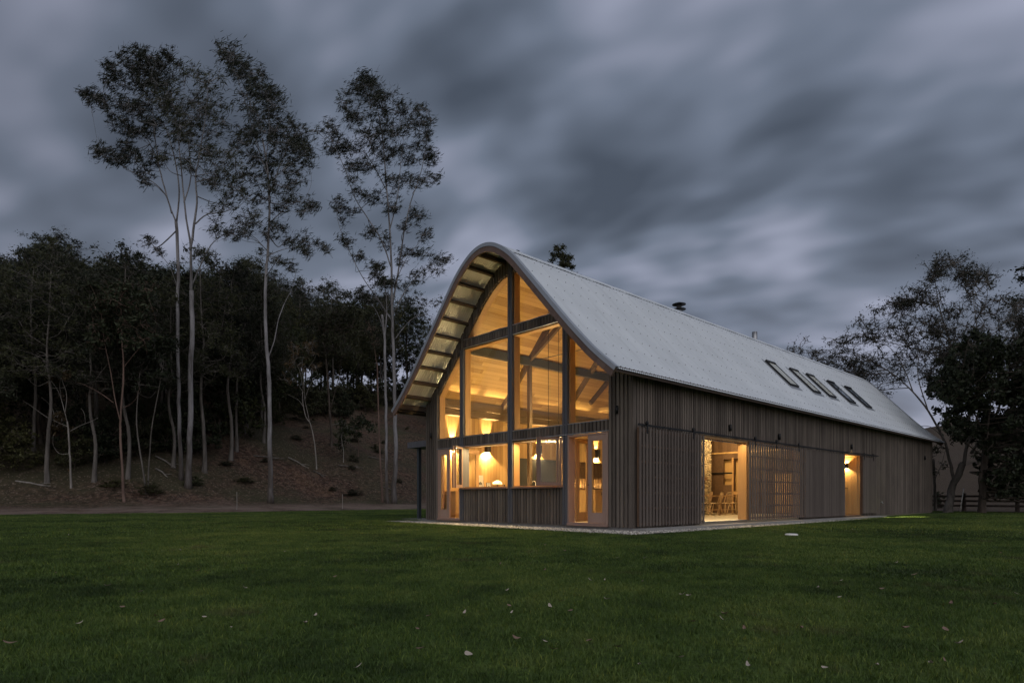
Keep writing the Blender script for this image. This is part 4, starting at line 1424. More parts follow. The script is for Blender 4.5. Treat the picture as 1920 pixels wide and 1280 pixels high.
def tree_meshes(seed, limbs, masses, leaf_size, per_mass, twig=True, sub=4, droop=.35, wind=(.5, 0, .2), stretch=(1, 1, .8), aspect=.32, twig_r=.035, nsub=5, sub_len=0.9, messy=0.8):
    """limbs: [(points, r0, r1)], masses: [(centre, radius)] in tree space -> trunk MB, crown mesh arrays"""
    rng = np.random.default_rng(seed)
    tb = MB()
    nodes = []
    for pts, r0, r1 in limbs:
        ln = smooth_line(pts, 4)
        rr = np.linspace(0, 1, len(ln))
        rad = r0 + (r1 - r0) * rr ** 0.85
        if not nodes:
            rad[:3] = rad[:3] * np.array([1.7, 1.3, 1.08])[:len(rad[:3])]      # root flare
        for i in range(1, len(ln) - 1):
            ln[i] = ln[i] + rng.normal(0, 0.25, 3) * rad[i] * 0.6
        tb.tube(ln, list(rad), 8 if r0 > .12 else 6)
        for i in range(0, len(ln)):
            nodes.append((ln[i], rad[i]))
    NP = np.array([n[0] for n in nodes]); NR = np.array([n[1] for n in nodes])
    cen, rad = [], []
    for c, r in masses:
        c = np.array(c, float)
        if twig:
            dv = NP - c
            dist = np.linalg.norm(dv, axis=1) + np.where(NP[:, 2] > c[2] - .2 * r, 1.5 * (NP[:, 2] - c[2] + .2 * r), 0) + NR * 2
            j = int(np.argmin(dist))
            s = NP[j]; r0 = min(NR[j] * .7, twig_r * (1 + .12 * np.linalg.norm(s - c)))
            mid = (s + c) / 2 + rng.normal(0, .12, 3) * np.linalg.norm(c - s) + np.array([0, 0, -.1 * np.linalg.norm(c - s)])
            ln = smooth_line([s, mid, c], 4)
            tb.tube(ln, list(np.linspace(r0, max(.008, r0 * .35), len(ln))), 5, False)
        for k in range(sub):
            dd = rng.normal(size=3); dd /= np.linalg.norm(dd)
            q = c + dd * r * np.array(stretch) * (.4 + .75 * rng.random())
            if twig:
                m2 = (c + q) / 2 + rng.normal(0, .12, 3) * r
                tb.tube([c, m2, q], [.02 if twig_r > .03 else .012, .014, .006], 4, False)
                for _ in range(nsub):
                    e = q + rng.normal(size=3) * r * .35 * sub_len
                    tb.tube([(m2 + q) / 2, (q + e) / 2 + rng.normal(0, .05, 3) * r, e], [.011, .009, .004], 3, False)
            cen.append(q); rad.append(r * (.35 + .5 * rng.random()))
    cen = np.array(cen); rad = np.array(rad)
    cnt = np.maximum(2, (per_mass / sub * (rad / rad.mean()) ** 1.6 * (0.6 + .8 * rng.random(len(rad)))).astype(int))
    V, F = leaf_cloud(rng, cen, rad, cnt, leaf_size, stretch, droop, wind, aspect, messy)
    return tb, V, F


def plant_tree(name, at, tb, V, F, bark, leaf, label, cat='tree', group=None, rz=0.0):
    o = empty(name, at, rz, label, cat, group)
    tb.build('trunk', M[bark], o, True)
    if V is not None and len(V):
        put('crown', np_mesh('crown', V, F), M[leaf], o)
    return o


def pix_tree(base, limbs, masses, seed, depth_jit=1.6, split=2, clear=None, **kw):
    """limbs and clumps read off the photo, set at the real distance of the tree's foot and spread in depth"""
    rng = np.random.default_rng(seed + 100)
    X0, Y0, Z0 = hit(*base)
    k = Y0 / 1165.0

    def to3(px, py, dy):
        y = Y0 + dy
        if clear is not None:                    # beyond the far gable of the barn
            y = max(y, (clear + float(C0 @ EX)) / ((px - 960) / 1165 * EX[0] + EX[1]))
            dy = y - Y0
        return np.array([(px - 960) / 1165 * y - X0, dy, CAM_H - (py - 935) / 1165 * y - Z0])
    L = []
    known = []                                   # (px, py, depth) along the limbs built so far
    for i, (pts, r0, r1) in enumerate(limbs):
        n = len(pts)
        tgt = rng.uniform(-1, 1) * depth_jit if i else 0.0
        st = min(known, key=lambda q: (q[0] - pts[0][0]) ** 2 + (q[1] - pts[0][1]) ** 2)[2] if known else 0.0
        dep = [st + tgt * (j / max(1, n - 1)) ** 1.3 for j in range(n)]
        L.append(([to3(p[0], p[1], d_) for p, d_ in zip(pts, dep)], r0 * k * .56, r1 * k * .7))
        for (pa, da), (pb, db) in zip(zip(pts, dep), list(zip(pts, dep))[1:]):
            for u in np.linspace(0, 1, 8):
                known.append((pa[0] + (pb[0] - pa[0]) * u, pa[1] + (pb[1] - pa[1]) * u, da + (db - da) * u))
    Ms = []
    for (x, y, r) in masses:
        for _ in range(split):
            jx, jy = rng.normal(0, r * .55), rng.normal(0, r * .5)
            Ms.append((to3(x + jx, y + jy, rng.uniform(-1, 1) * depth_jit * 1.3), r * k * rng.uniform(.9, 1.6)))
    L[0][0][0] = np.array([0, 0, -0.3])
    tb, V, F = tree_meshes(seed, L, Ms, **kw)
    return (X0, Y0, Z0), tb, V, F


def build_hero_trees():
    kw = dict(leaf_size=.36, per_mass=108, split=3, droop=.1, wind=(.8, 0, .55), aspect=.115, messy=.5, sub=8, nsub=2, stretch=(1.15, 1.15, .8))
    # twin-limbed gum at left
    limbs = [([(352, 916), (356, 820), (358, 720), (360, 620), (359, 545)], 9.5, 5.6),
             ([(359, 548), (358, 500), (357, 456), (349, 410), (341, 330), (333, 250), (320, 170)], 5.5, .6),
             ([(357, 470), (364, 420), (369, 380), (367, 330), (373, 297), (385, 220), (390, 160)], 4.5, .5),
             ([(366, 420), (388, 402), (417, 398), (450, 385), (475, 360)], 2.4, .3),
             ([(358, 540), (375, 500), (395, 460), (420, 440), (455, 425)], 2.8, .4),
             ([(345, 380), (358, 330), (352, 260), (340, 200)], 2.4, .4)]
    masses = [(320, 150, 20), (300, 200, 18), (335, 200, 22), (345, 260, 18), (330, 250, 16), (380, 160, 20), (372, 190, 18), (395, 200, 16), (400, 240, 20), (385, 270, 18), (360, 230, 16),
              (410, 300, 18), (430, 330, 20), (400, 340, 16), (440, 300, 18), (455, 360, 20), (420, 390, 14), (440, 420, 14), (400, 430, 12), (470, 410, 14), (380, 470, 12), (310, 290, 14), (360, 310, 13)]
    at, tb, V, F = pix_tree((352, 916), limbs, masses, 11, **kw)
    plant_tree('gum_tree', at, tb, V, F, 'gum_bark', 'gum_leaf', 'tall pale gum with trunk forking high above the forest, right behind the leftmost', group='tall gums above the forest')
    limbs = [([(340, 900), (336, 780), (334, 680), (333, 560), (334, 500), (330, 416)], 6, 4),
             ([(330, 418), (318, 385), (310, 365), (286, 341), (238, 317), (205, 292), (187, 276)], 2.8, .3),
             ([(322, 400), (305, 340), (298, 313), (274, 258), (235, 234), (195, 195), (155, 176)], 2.8, .3),
             ([(331, 416), (336, 360), (328, 300), (310, 240), (290, 218), (258, 171), (235, 107)], 3.0, .3),
             ([(298, 313), (290, 250), (285, 190), (285, 130)], 2, .3),
             ([(333, 540), (318, 500), (295, 470), (270, 440)], 1.4, .3)]
    masses = [(235, 112, 16), (255, 110, 16), (280, 115, 18), (300, 125, 16), (320, 115, 16), (250, 150, 18), (275, 160, 18), (300, 160, 16), (215, 135, 14), (200, 150, 12), (195, 195, 12), (175, 185, 10), (160, 176, 9), (225, 200, 14), (245, 215, 14),
              (265, 200, 14), (215, 230, 12), (240, 245, 12), (265, 250, 12), (290, 230, 14), (190, 280, 10), (205, 290, 12), (225, 300, 12), (245, 300, 12), (265, 320, 11), (240, 270, 10), (275, 345, 9), (290, 300, 10), (310, 200, 14), (295, 470, 7), (275, 450, 8)]
    at, tb, V, F = pix_tree((340, 902), limbs, masses, 12, **kw)
    plant_tree('gum_tree', at, tb, V, F, 'gum_bark', 'gum_leaf', 'leftmost tall gum with branches swept far out to the left', group='tall gums above the forest')
    # the slim white gum
    limbs = [([(507, 942), (506, 860), (505, 780), (504, 700), (499, 640), (497, 570), (500, 500), (504, 440), (505, 380), (502, 320), (492, 260)], 8.5, 2.0),
             ([(502, 330), (482, 270), (462, 200), (446, 150), (430, 103)], 2.0, .3),
             ([(504, 370), (525, 310), (548, 260), (570, 235)], 2.0, .3),
             ([(505, 420), (530, 395), (556, 378), (580, 380)], 1.8, .3),
             ([(502, 480), (530, 468), (565, 462), (612, 463)], 1.6, .3),
             ([(501, 470), (470, 440), (435, 436), (400, 450)], 1.5, .3),
             ([(502, 672), (514, 640), (522, 600), (535, 565), (548, 540), (556, 505)], 2.4, .5),
             ([(498, 300), (505, 240), (500, 180)], 1.6, .3)]
    masses = [(425, 105, 14), (440, 112, 16), (455, 125, 16), (470, 140, 16), (440, 140, 12), (490, 155, 18), (505, 175, 16), (480, 180, 18), (500, 205, 18), (470, 210, 14), (525, 235, 18), (550, 240, 18), (565, 250, 16), (575, 285, 14), (545, 270, 18),
              (520, 270, 16), (490, 250, 16), (460, 250, 14), (445, 270, 14), (480, 290, 16), (510, 310, 16), (545, 310, 16), (565, 315, 12), (470, 330, 14), (500, 345, 12), (540, 350, 12), (555, 385, 16), (575, 385, 12), (530, 385, 12), (480, 370, 12), (520, 420, 10),
              (590, 460, 14), (570, 465, 12), (610, 465, 8), (545, 450, 10), (460, 430, 10), (430, 440, 10), (545, 500, 8), (500, 440, 10), (520, 490, 8)]
    at, tb, V, F = pix_tree((507, 942), limbs, masses, 13, **kw)
    plant_tree('gum_tree', at, tb, V, F, 'gum_bark', 'gum_leaf', 'slim white trunked gum standing alone at the lawn edge', group='tall gums above the forest')
    # gum beside the barn
    limbs = [([(738, 944), (742, 860), (741, 780), (739, 700), (736, 620), (735, 560), (734, 500), (730, 420), (724, 340), (716, 250), (700, 165)], 8, .8),
             ([(736, 570), (748, 500), (757, 440), (770, 380), (790, 320), (800, 260), (800, 205)], 3.4, .4),
             ([(733, 500), (715, 450), (690, 410), (665, 370), (648, 320), (630, 280), (612, 240)], 2.6, .3),
             ([(731, 430), (745, 370), (752, 300), (760, 230)], 2.2, .3),
             ([(736, 590), (760, 545), (790, 510), (815, 495), (838, 490)], 2.2, .3),
             ([(734, 600), (708, 560), (680, 520), (655, 470), (635, 420), (628, 375)], 2.2, .3),
             ([(737, 640), (770, 600), (800, 590), (830, 605)], 1.4, .3),
             ([(726, 360), (700, 310), (668, 260), (650, 200)], 1.8, .3),
             ([(745, 520), (765, 480), (790, 450), (800, 430)], 1.4, .3)]
    masses = [(690, 155, 16), (705, 165, 18), (670, 170, 14), (650, 180, 12), (725, 190, 18), (740, 205, 16), (700, 200, 18), (675, 210, 14), (655, 215, 12), (790, 210, 12), (800, 225, 12), (780, 240, 14), (800, 260, 14), (745, 245, 16), (715, 245, 16), (690, 255, 14),
              (612, 235, 8), (625, 250, 10), (640, 265, 12), (620, 280, 10), (660, 280, 12), (805, 300, 14), (790, 290, 14), (770, 290, 12), (745, 290, 14), (715, 290, 14), (690, 310, 14), (655, 320, 12), (735, 340, 14), (765, 340, 12), (805, 335, 12), (670, 350, 12), (700, 370, 12),
              (740, 390, 12), (640, 375, 9), (630, 390, 9), (660, 400, 12), (780, 410, 12), (755, 420, 10), (690, 430, 12), (800, 440, 10), (720, 450, 10), (650, 450, 11), (670, 480, 12), (760, 480, 12), (790, 475, 10), (820, 490, 12), (835, 485, 7), (700, 510, 11), (780, 520, 10), (740, 530, 9), (680, 550, 10)]
    at, tb, V, F = pix_tree((738, 944), limbs, masses, 14, **kw)
    plant_tree('gum_tree', at, tb, V, F, 'gum_bark', 'gum_leaf', 'many limbed tall gum closest to the barn roof', group='tall gums above the forest')
    limbs = [([(727, 944), (724, 860), (724, 780), (722, 700), (721, 640), (716, 590)], 5, 3.4), ([(721, 640), (725, 580), (722, 540), (712, 500)], 3, .6), ([(720, 620), (700, 575), (660, 560), (628, 556)], 1.5, .3)]
    at, tb, V, F = pix_tree((727, 944), limbs, [(712, 500, 10), (690, 560, 9), (720, 530, 8), (650, 555, 6)], 15, **kw)
    plant_tree('gum_tree', at, tb, V, F, 'gum_bark', 'gum_leaf', 'thinner pale gum trunk rising close against the gum by the barn')
    limbs = [([(718, 940), (713, 860), (710, 780), (707, 680)], 3.4, 2.0), ([(707, 690), (700, 640), (690, 600)], 1.6, .4)]
    at, tb, V, F = pix_tree((718, 940), limbs, [(695, 610, 12), (710, 640, 10)], 16, **kw)
    plant_tree('sapling', at, tb, V, F, 'red_bark', 'gum_leaf', 'slender leaning brown sapling left of the gums by the barn')
    # the tree showing over the ridge
    at = (6.2, 78.0, float(H(6.2, 78)))
    hgt = .75 + (935 - 462) / 1165 * 78 - at[2]
    limbs = [([(0, 0, -.3), (.2, 0, hgt * .5), (.1, .1, hgt * .85), (0.3, 0, hgt - .8)], .3, .08)]
    rng = np.random.default_rng(3)
    ms = [(np.array([x, rng.uniform(-1, 1), hgt - z]), .75) for x, z in ((-.8, 1.0), (-.2, .5), (.3, .8), (-1.0, 1.7), (-.3, 1.5), (.6, 1.6), (1.2, 1.4), (.9, 2.2), (-.4, 2.4), (.3, 2.4), (1.4, 2.6), (.8, 3.2), (0, 3.3), (-1.3, 2.6), (-1.1, 3.4), (-.7, 4.2), (.4, 4.0), (1.5, 3.8), (1.0, 4.6), (-.2, 4.9), (-1.4, 4.8), (.7, 5.5), (-.8, 5.8), (1.6, 5.2), (0, 6.4), (1.2, 6.6), (-1.2, 6.8))]
    tb, V, F = tree_meshes(17, limbs, ms, .36, 190, aspect=.3)
    plant_tree('gum_tree', at, tb, V, F, 'dark_bark', 'gum_leaf', 'distant dark treetop showing just above the barn ridge')


build_hero_trees()


def gen_tree(seed, hgt, crown0, width, nmass, mr, leaf_size, per_mass, lean=0.0, r0=None, nl=6, **kw):
    rng = np.random.default_rng(seed)
    r0 = r0 or hgt * .013
    top = np.array([lean * hgt + rng.normal(0, .3), rng.normal(0, .3), hgt * .93])
    tr = [np.array([0, 0, -.4])] + [np.array([top[0] * t ** 1.5 + rng.normal(0, .12), top[1] * t + rng.normal(0, .12), hgt * .93 * t]) for t in (.2, .4, .6, .8)] + [top]
    limbs = [(tr, r0, r0 * .2)]
    for i in range(nl):
        t = crown0 + (0.9 - crown0) * (i + rng.random() * .6) / nl
        a = i * 2.4 + rng.uniform(-.4, .4)
        s = np.array([np.interp(t * .93 * hgt, [p[2] for p in tr], [p[0] for p in tr]), np.interp(t * .93 * hgt, [p[2] for p in tr], [p[1] for p in tr]), t * .93 * hgt])
        L = width * (.5 + .5 * rng.random()) * (1.15 - t * .6)
        e = s + np.array([math.cos(a) * L, math.sin(a) * L, L * rng.uniform(.5, 1.1)])
        limbs.append(([s, (s + e) / 2 + rng.normal(0, .12, 3) * L + np.array([0, 0, -.1 * L]), e], r0 * .45 * (1.1 - t), .02))
    ms = []
    for _ in range(nmass):
        t = rng.random()
        zc = crown0 + (1 - crown0) * t
        w = width * (0.35 + .65 * math.sin(math.pi * min(1, .15 + t * .85)) ** .7)
        a = rng.uniform(0, 2 * math.pi); q = math.sqrt(rng.random()) * w
        ms.append((np.array([lean * hgt * zc + math.cos(a) * q, math.sin(a) * q, hgt * zc + rng.normal(0, .3)]), mr * rng.uniform(.7, 1.25)))
    return tree_meshes(seed, limbs, ms, leaf_size, per_mass, **kw)


def proto_parts(args, bark, leaf):
    tb, V, F = args
    me_t = bpy.data.meshes.new('trunk'); me_t.from_pydata(tb.v, [], tb.f); me_t.materials.append(M[bark])
    me_t.polygons.foreach_set('use_smooth', [True] * len(me_t.polygons))
    me_c = np_mesh('crown', V, F); me_c.materials.append(M[leaf])
    return me_t, me_c


def instance(name, parts, at, rz_, s, label, group, cat='tree'):
    o = empty(name, at, rz_, label, cat, group)
    o.scale = (s[0], s[0], s[1]) if hasattr(s, '__len__') else (s, s, s)
    put('trunk', parts[0], None, o); put('crown', parts[1], None, o)
    return o


def build_forest():
    kw = dict(twig=True, sub=3, nsub=2)
    P = {
        'evergreen_tree': [proto_parts(gen_tree(21 + i, 14, .30, 3.6, 95, 1.25, .28, 190, aspect=.40, **kw), 'dark_bark', 'dark_leaf') for i in range(3)],
        'bush_tree': [proto_parts(gen_tree(31 + i, 13, .38, 3.4, 80, 1.15, .27, 170, aspect=.36, **kw), 'grey_bark', 'olive_leaf') for i in range(2)],
        'open_gum': [proto_parts(gen_tree(41 + i, 17, .45, 3.2, 64, 1.0, .26, 120, r0=.16, aspect=.26, **kw), 'grey_bark', 'gum_leaf') for i in range(2)],
        'shrub': [proto_parts(gen_tree(51 + i, 3.6, .08, 1.7, 34, .65, .24, 110, r0=.05, aspect=.42, **kw), 'dark_bark', 'dark_leaf' if i else 'olive_leaf') for i in range(2)],
    }
    LAB = {'evergreen_tree': ('dense dark evergreen in the forest on the slope', 'dense evergreens of the forest'),
           'bush_tree': ('bushy olive green tree in the forest on the slope', 'bushy trees of the forest'),
           'open_gum': ('open crowned gum of the forest with bare lower trunk', 'open crowned gums of the forest'),
           'shrub': ('low dark shrub under the forest trees', 'shrubs under the forest')}
    rng = random.Random(77)
    pts = []
    # skyline of the forest as seen in the photo: column -> height in the picture
    sky_px = [-200, 0, 40, 100, 150, 200, 260, 320, 370, 420, 470, 520, 570, 620, 680, 740, 800, 840, 900, 1000, 1200, 1500]
    sky_py = [470, 470, 500, 440, 480, 475, 478, 500, 490, 485, 480, 510, 520, 515, 510, 540, 550, 580, 600, 625, 690, 790]

    def place(kind, X, Y, hscale=None, cap=True):
        Z = float(H(X, Y)); px = 960 + 1165 * X / Y
        base_h = {'evergreen_tree': 14, 'bush_tree': 13, 'open_gum': 17, 'shrub': 3.6}[kind]
        s = hscale or rng.uniform(.8, 1.25)
        if cap and kind != 'shrub':
            top = CAM_H + (935 - np.interp(px, sky_px, sky_py)) / 1165 * Y - Z
            hmax = top * (rng.uniform(.8, 1.06) if kind == 'open_gum' else rng.uniform(.7, .92))
            s = max(.45, min(s * (1.3 if kind == 'open_gum' else 1), hmax / base_h))
        part = rng.choice(P[kind])
        w = s * rng.uniform(.9, 1.15)
        instance(kind, part, (X, Y, Z - .1), rng.uniform(0, 6.28), (w, s), LAB[kind][0], LAB[kind][1], 'shrub' if kind == 'shrub' else 'tree')
        pts.append((X, Y))

    # rear wall of trees, then nearer ones towards the left where the forest comes down to the lawn
    tries = 0
    n = 0
    while n < 175 and tries < 9000:
        tries += 1
        ly = rng.uniform(37, 98); lx = rng.uniform(-70, 52)
        X, Y, _ = W(lx, ly)
        if Y < 20:
            continue
        px = 960 + 1165 * X / Y
        if px < -260 or px > 1010:
            continue
        Z = float(H(X, Y)); pyb = 935 - 1165 * (Z - CAM_H) / Y
        # leave the bare leaf-littered slope open
        lim = np.interp(px, [-300, 0, 200, 330, 400, 450, 560, 640, 720, 800, 1000], [868, 862, 852, 838, 838, 815, 780, 772, 748, 735, 725])
        if pyb > lim + rng.uniform(-14, 4):
            continue
        mind = 2.9 if ly < 60 else 3.4
        if any((X - a) ** 2 + (Y - b) ** 2 < mind ** 2 for a, b in pts):
            continue
        kind = rng.choices(['evergreen_tree', 'bush_tree', 'open_gum'], [4, 4, 4])[0]
        place(kind, X, Y); n += 1
    n2 = 0; tries = 0
    while n2 < 20 and tries < 3000:              # the wood goes on behind the barn
        tries += 1
        X, Y, _ = W(rng.uniform(8, 60), rng.uniform(50, 80))
        px = 960 + 1165 * X / Y
        if not 830 < px < 1350 or any((X - a) ** 2 + (Y - b) ** 2 < 16 for a, b in pts):
            continue
        place(rng.choice(['evergreen_tree', 'bush_tree', 'open_gum']), X, Y); n2 += 1
    # understorey along the foot of the forest
    for _ in range(400):
        px = rng.uniform(-150, 800); lim = np.interp(px, [-300, 0, 200, 330, 400, 450, 560, 640, 720, 800], [885, 880, 872, 850, 845, 822, 790, 780, 756, 745])
        py = lim + rng.uniform(-40, 8)
        X, Y, Z = hit(px, py)
        if any((X - a) ** 2 + (Y - b) ** 2 < 1.6 ** 2 for a, b in pts):
            continue
        place('shrub', X, Y, rng.uniform(.55, 1.2))
        if len(pts) > n + 62:
            break
    k = 0
    for _ in range(600):
        px = rng.uniform(-60, 520); lim = np.interp(px, [-300, 0, 200, 330, 400, 450, 560], [905, 905, 900, 890, 880, 850, 815])
        X, Y, Z = hit(px, lim + rng.uniform(-45, 5))
        if any((X - a) ** 2 + (Y - b) ** 2 < 1.8 ** 2 for a, b in pts):
            continue
        place('open_gum', X, Y, rng.uniform(.55, .85)); k += 1
        if k > 15:
            break
    k = 0
    for _ in range(900):
        px = rng.uniform(-60, 790); X, Y, Z = hit(px, rng.uniform(800, 930))
        if loc(X, Y)[1] < 34 or any((X - a) ** 2 + (Y - b) ** 2 < 1.2 ** 2 for a, b in pts):
            continue
        instance('shrub', rng.choice(P['shrub']), (X, Y, Z - .05), rng.uniform(0, 6.28), (rng.uniform(.15, .5), rng.uniform(.06, .2)), 'little scrubby tuft on the leaf littered slope', 'scrubby tufts on the slope', 'shrub')
        pts.append((X, Y)); k += 1
        if k > 22:
            break
    for lx, ly, s_ in ((38, 3, .28), (44, -4, .4), (55, 2, .5), (60, -8, .6), (70, 6, .7), (66, -14, .6)):
        X, Y, _z = W(lx, ly)
        instance('shrub', rng.choice(P['shrub']), (X, Y, float(H(X, Y)) - .1), rng.uniform(0, 6.28), s_, 'dark shrub in the paddock behind the rail fence', 'shrubs in the paddock', 'shrub')
    for i in range(9):
        X, Y, Z = hit(rng.uniform(60, 760), rng.uniform(860, 925))
        L_ = rng.uniform(1.2, 2.6); a = rng.uniform(-.5, .5)
        b = MB(); b.tube([(-L_ / 2, 0, .06), (-L_ * .1, .08, .12), (L_ * .2, .02, .1), (L_ / 2, -.1, .18)], [.06, .05, .04, .015], 6)
        b.tube([(L_ * .1, .04, .1), (L_ * .25, .25, .25), (L_ * .35, .35, .3)], [.03, .02, .008], 5)
        zt = float(H(X + math.cos(a), Y + math.sin(a))) - Z
        o = tag(b.build('fallen_branch', M['pale_bark' if i % 2 else 'grey_bark'], at=(X, Y, Z), smooth=True), 'fallen dead branch lying in the leaf litter of the slope', 'branch', 'fallen branches on the slope')
        o.rotation_euler = (0, -math.atan(zt), a)
    # distant trees on the hill to the right, behind the barn and the fence
    for _ in range(26):
        lx = rng.uniform(62, 150); ly = rng.uniform(-75, 32)
        X, Y, _z = W(lx, ly)
        px = 960 + 1165 * X / Y
        if 1380 < px < 2150:
            o_k = rng.choice(['bush_tree', 'open_gum', 'evergreen_tree'])
            s = rng.uniform(.45, .75)
            instance(o_k, rng.choice(P[o_k]), (X, Y, float(H(X, Y)) - .1), rng.uniform(0, 6.28), s, 'small dark tree far off on the paddock hill', 'far trees on the paddock hill')
    return P


FP = build_forest()


def build_edge_trees():
    kw = dict(leaf_size=.30, per_mass=110, split=2, droop=.2, wind=(.2, 0, .1), aspect=.34, depth_jit=1.2)
    # reddish trunk at left
    limbs = [([(234, 942), (229, 880), (226, 820), (227, 770), (232, 700), (229, 640), (226, 560)], 4.6, 1.4),
             ([(226, 790), (216, 750), (208, 700), (196, 640), (190, 590)], 2.2, .4), ([(213, 755), (190, 738), (160, 722), (142, 716)], 1.4, .4),
             ([(229, 765), (244, 758), (256, 745), (262, 725)], 1.2, .3), ([(231, 690), (255, 660), (275, 640), (290, 620)], 1.4, .3)]
    ms = [(190 + 22 * (i % 5) - 12, 540 + 24 * (i // 5), 15) for i in range(25)]
    at, tb, V, F = pix_tree((234, 942), limbs, ms, 61, **kw)
    plant_tree('woodland_tree', at, tb, V, F, 'red_bark', 'dark_leaf', 'reddish trunked tree at the lawn edge left of the tall gums')
    # V-shaped pair
    limbs = [([(277, 925), (268, 880), (260, 830), (256, 780), (262, 700)], 3.4, 1.2), ([(277, 922), (280, 860), (285, 800), (296, 740), (305, 690)], 2.6, .9)]
    ms = [(250 + 18 * (i % 4), 640 + 24 * (i // 4), 14) for i in range(16)]
    at, tb, V, F = pix_tree((277, 925), limbs, ms, 62, **kw)
    plant_tree('woodland_tree', at, tb, V, F, 'grey_bark', 'dark_leaf', 'tree with two thin trunks spreading in a V below the forest')
    # bare dead tree
    limbs = [([(133, 915), (131, 860), (129, 820), (126, 790)], 3.0, 2.0), ([(128, 800), (105, 790), (85, 780), (60, 762), (42, 750)], 1.3, .3), ([(102, 790), (100, 770), (90, 755), (78, 745)], 1.0, .3),
             ([(132, 808), (150, 798), (170, 790), (184, 783)], 1.3, .3), ([(127, 795), (118, 760), (110, 735), (95, 712), (85, 700)], 1.4, .3), ([(122, 775), (125, 740), (117, 715), (108, 690)], 1.2, .3),
             ([(160, 793), (158, 775), (152, 765)], .6, .2), ([(115, 745), (112, 720), (118, 690)], .8, .2), ([(130, 850), (112, 850), (100, 835), (100, 815)], .9, .3)]
    ms = [(110, 800, 9), (120, 785, 9), (100, 705, 8), (125, 700, 8)]
    at, tb, V, F = pix_tree((133, 915), limbs, ms, 63, **kw)
    plant_tree('dead_tree', at, tb, V, F, 'pale_bark', 'dry_leaf', 'half dead small tree with bare pale branches at far left')
    # pale leaning sapling on the slope
    limbs = [([(594, 880), (592, 850), (588, 820), (582, 795), (573, 780), (568, 755), (567, 735)], 2.2, 1.0), ([(581, 793), (576, 770), (571, 745), (570, 715), (565, 690)], 1.2, .3), ([(570, 765), (560, 750), (545, 742), (538, 738)], .8, .2),
             ([(568, 735), (556, 715), (545, 700), (535, 690)], .8, .2), ([(568, 730), (572, 700), (585, 680), (592, 668)], .8, .2), ([(567, 722), (562, 695), (552, 675), (548, 655)], .8, .2), ([(571, 750), (580, 725), (596, 700)], .7, .2)]
    ms = [(545, 690, 11), (560, 672, 12), (580, 668, 11), (595, 690, 9), (550, 655, 11), (575, 650, 10), (540, 710, 8)]
    at, tb, V, F = pix_tree((594, 880), limbs, ms, 64, leaf_size=.24, per_mass=45, split=2, droop=.2, wind=(.2, 0, .1), aspect=.34, depth_jit=.8)
    plant_tree('sapling', at, tb, V, F, 'pale_bark', 'dry_leaf', 'pale crooked sapling with thin rusty crown on the bare slope')
    limbs = [([(644, 866), (644, 845), (640, 820), (641, 790)], 1.6, .6)]
    at, tb, V, F = pix_tree((644, 866), limbs, [(640, 800, 12), (648, 812, 10), (640, 830, 9), (636, 790, 9)], 65, **kw)
    plant_tree('sapling', at, tb, V, F, 'pale_bark', 'dark_leaf', 'short leafy sapling on the bare slope right of the crooked one')
    limbs = [([(672, 855), (672, 830), (673, 800)], 1.2, .5)]
    at, tb, V, F = pix_tree((672, 855), limbs, [(673, 790, 12), (684, 798, 10), (664, 800, 10), (675, 778, 10)], 66, **kw)
    plant_tree('sapling', at, tb, V, F, 'red_bark', 'dark_leaf', 'dark leafy sapling highest up on the bare slope')
    limbs = [([(622, 855), (620, 800), (616, 740), (612, 680), (606, 620)], 4.4, 2.0), ([(618, 770), (632, 720), (640, 670)], 2, .5)]
    at, tb, V, F = pix_tree((622, 838), limbs, [(600 + 16 * (i % 5), 590 + 22 * (i // 5), 13) for i in range(20)], 67, **kw)
    plant_tree('woodland_tree', at, tb, V, F, 'dark_bark', 'olive_leaf', 'dark stout trunked tree at the top of the bare slope')
    # fine-branched spreading tree behind the far end of the barn
    limbs = [([(1776, 962), (1784, 920), (1796, 890), (1806, 868)], 12, 8.5),
             ([(1806, 872), (1814, 820), (1816, 760), (1800, 700), (1780, 640), (1765, 590), (1755, 540), (1752, 500)], 6, .5),
             ([(1790, 905), (1780, 860), (1768, 820), (1740, 770), (1712, 735), (1680, 705), (1640, 680), (1600, 660), (1560, 655)], 5.5, .4),
             ([(1812, 840), (1830, 790), (1840, 730), (1836, 670), (1830, 600), (1822, 540)], 5, .5),
             ([(1820, 850), (1860, 790), (1890, 720), (1905, 650), (1915, 600)], 4.5, .5),
             ([(1768, 820), (1745, 800), (1720, 800), (1700, 812)], 1.6, .4),
             ([(1780, 640), (1740, 610), (1700, 590), (1665, 600), (1630, 620)], 2.6, .3),
             ([(1800, 700), (1755, 665), (1700, 650), (1650, 640), (1590, 650)], 2.8, .3),
             ([(1712, 735), (1690, 680), (1660, 645), (1625, 640)], 2.2, .3),
             ([(1740, 770), (1722, 710), (1720, 660), (1700, 620)], 2.4, .3),
             ([(1765, 590), (1735, 550), (1712, 530)], 1.6, .3), ([(1830, 600), (1850, 560), (1850, 520)], 1.6, .3)]
    rng = random.Random(5)
    ms = []
    while len(ms) < 120:
        x = rng.uniform(1480, 1925); y = rng.uniform(485, 720)
        topy = np.interp(x, [1480, 1560, 1600, 1640, 1700, 1720, 1760, 1830, 1850, 1870, 1925], [655, 645, 615, 585, 560, 515, 490, 500, 520, 545, 550])
        boty = np.interp(x, [1480, 1560, 1650, 1720, 1925], [670, 690, 740, 760, 700])
        if topy < y < boty:
            ms.append((x, y, 12))
    at, tb, V, F = pix_tree((1776, 961), limbs, ms, 71, leaf_size=.12, per_mass=110, split=2, depth_jit=2.6, droop=.1, wind=(.1, 0, .2), aspect=.3, sub=8, nsub=4, twig_r=.05, stretch=(1.5, 1.5, 1.3), clear=26.0)
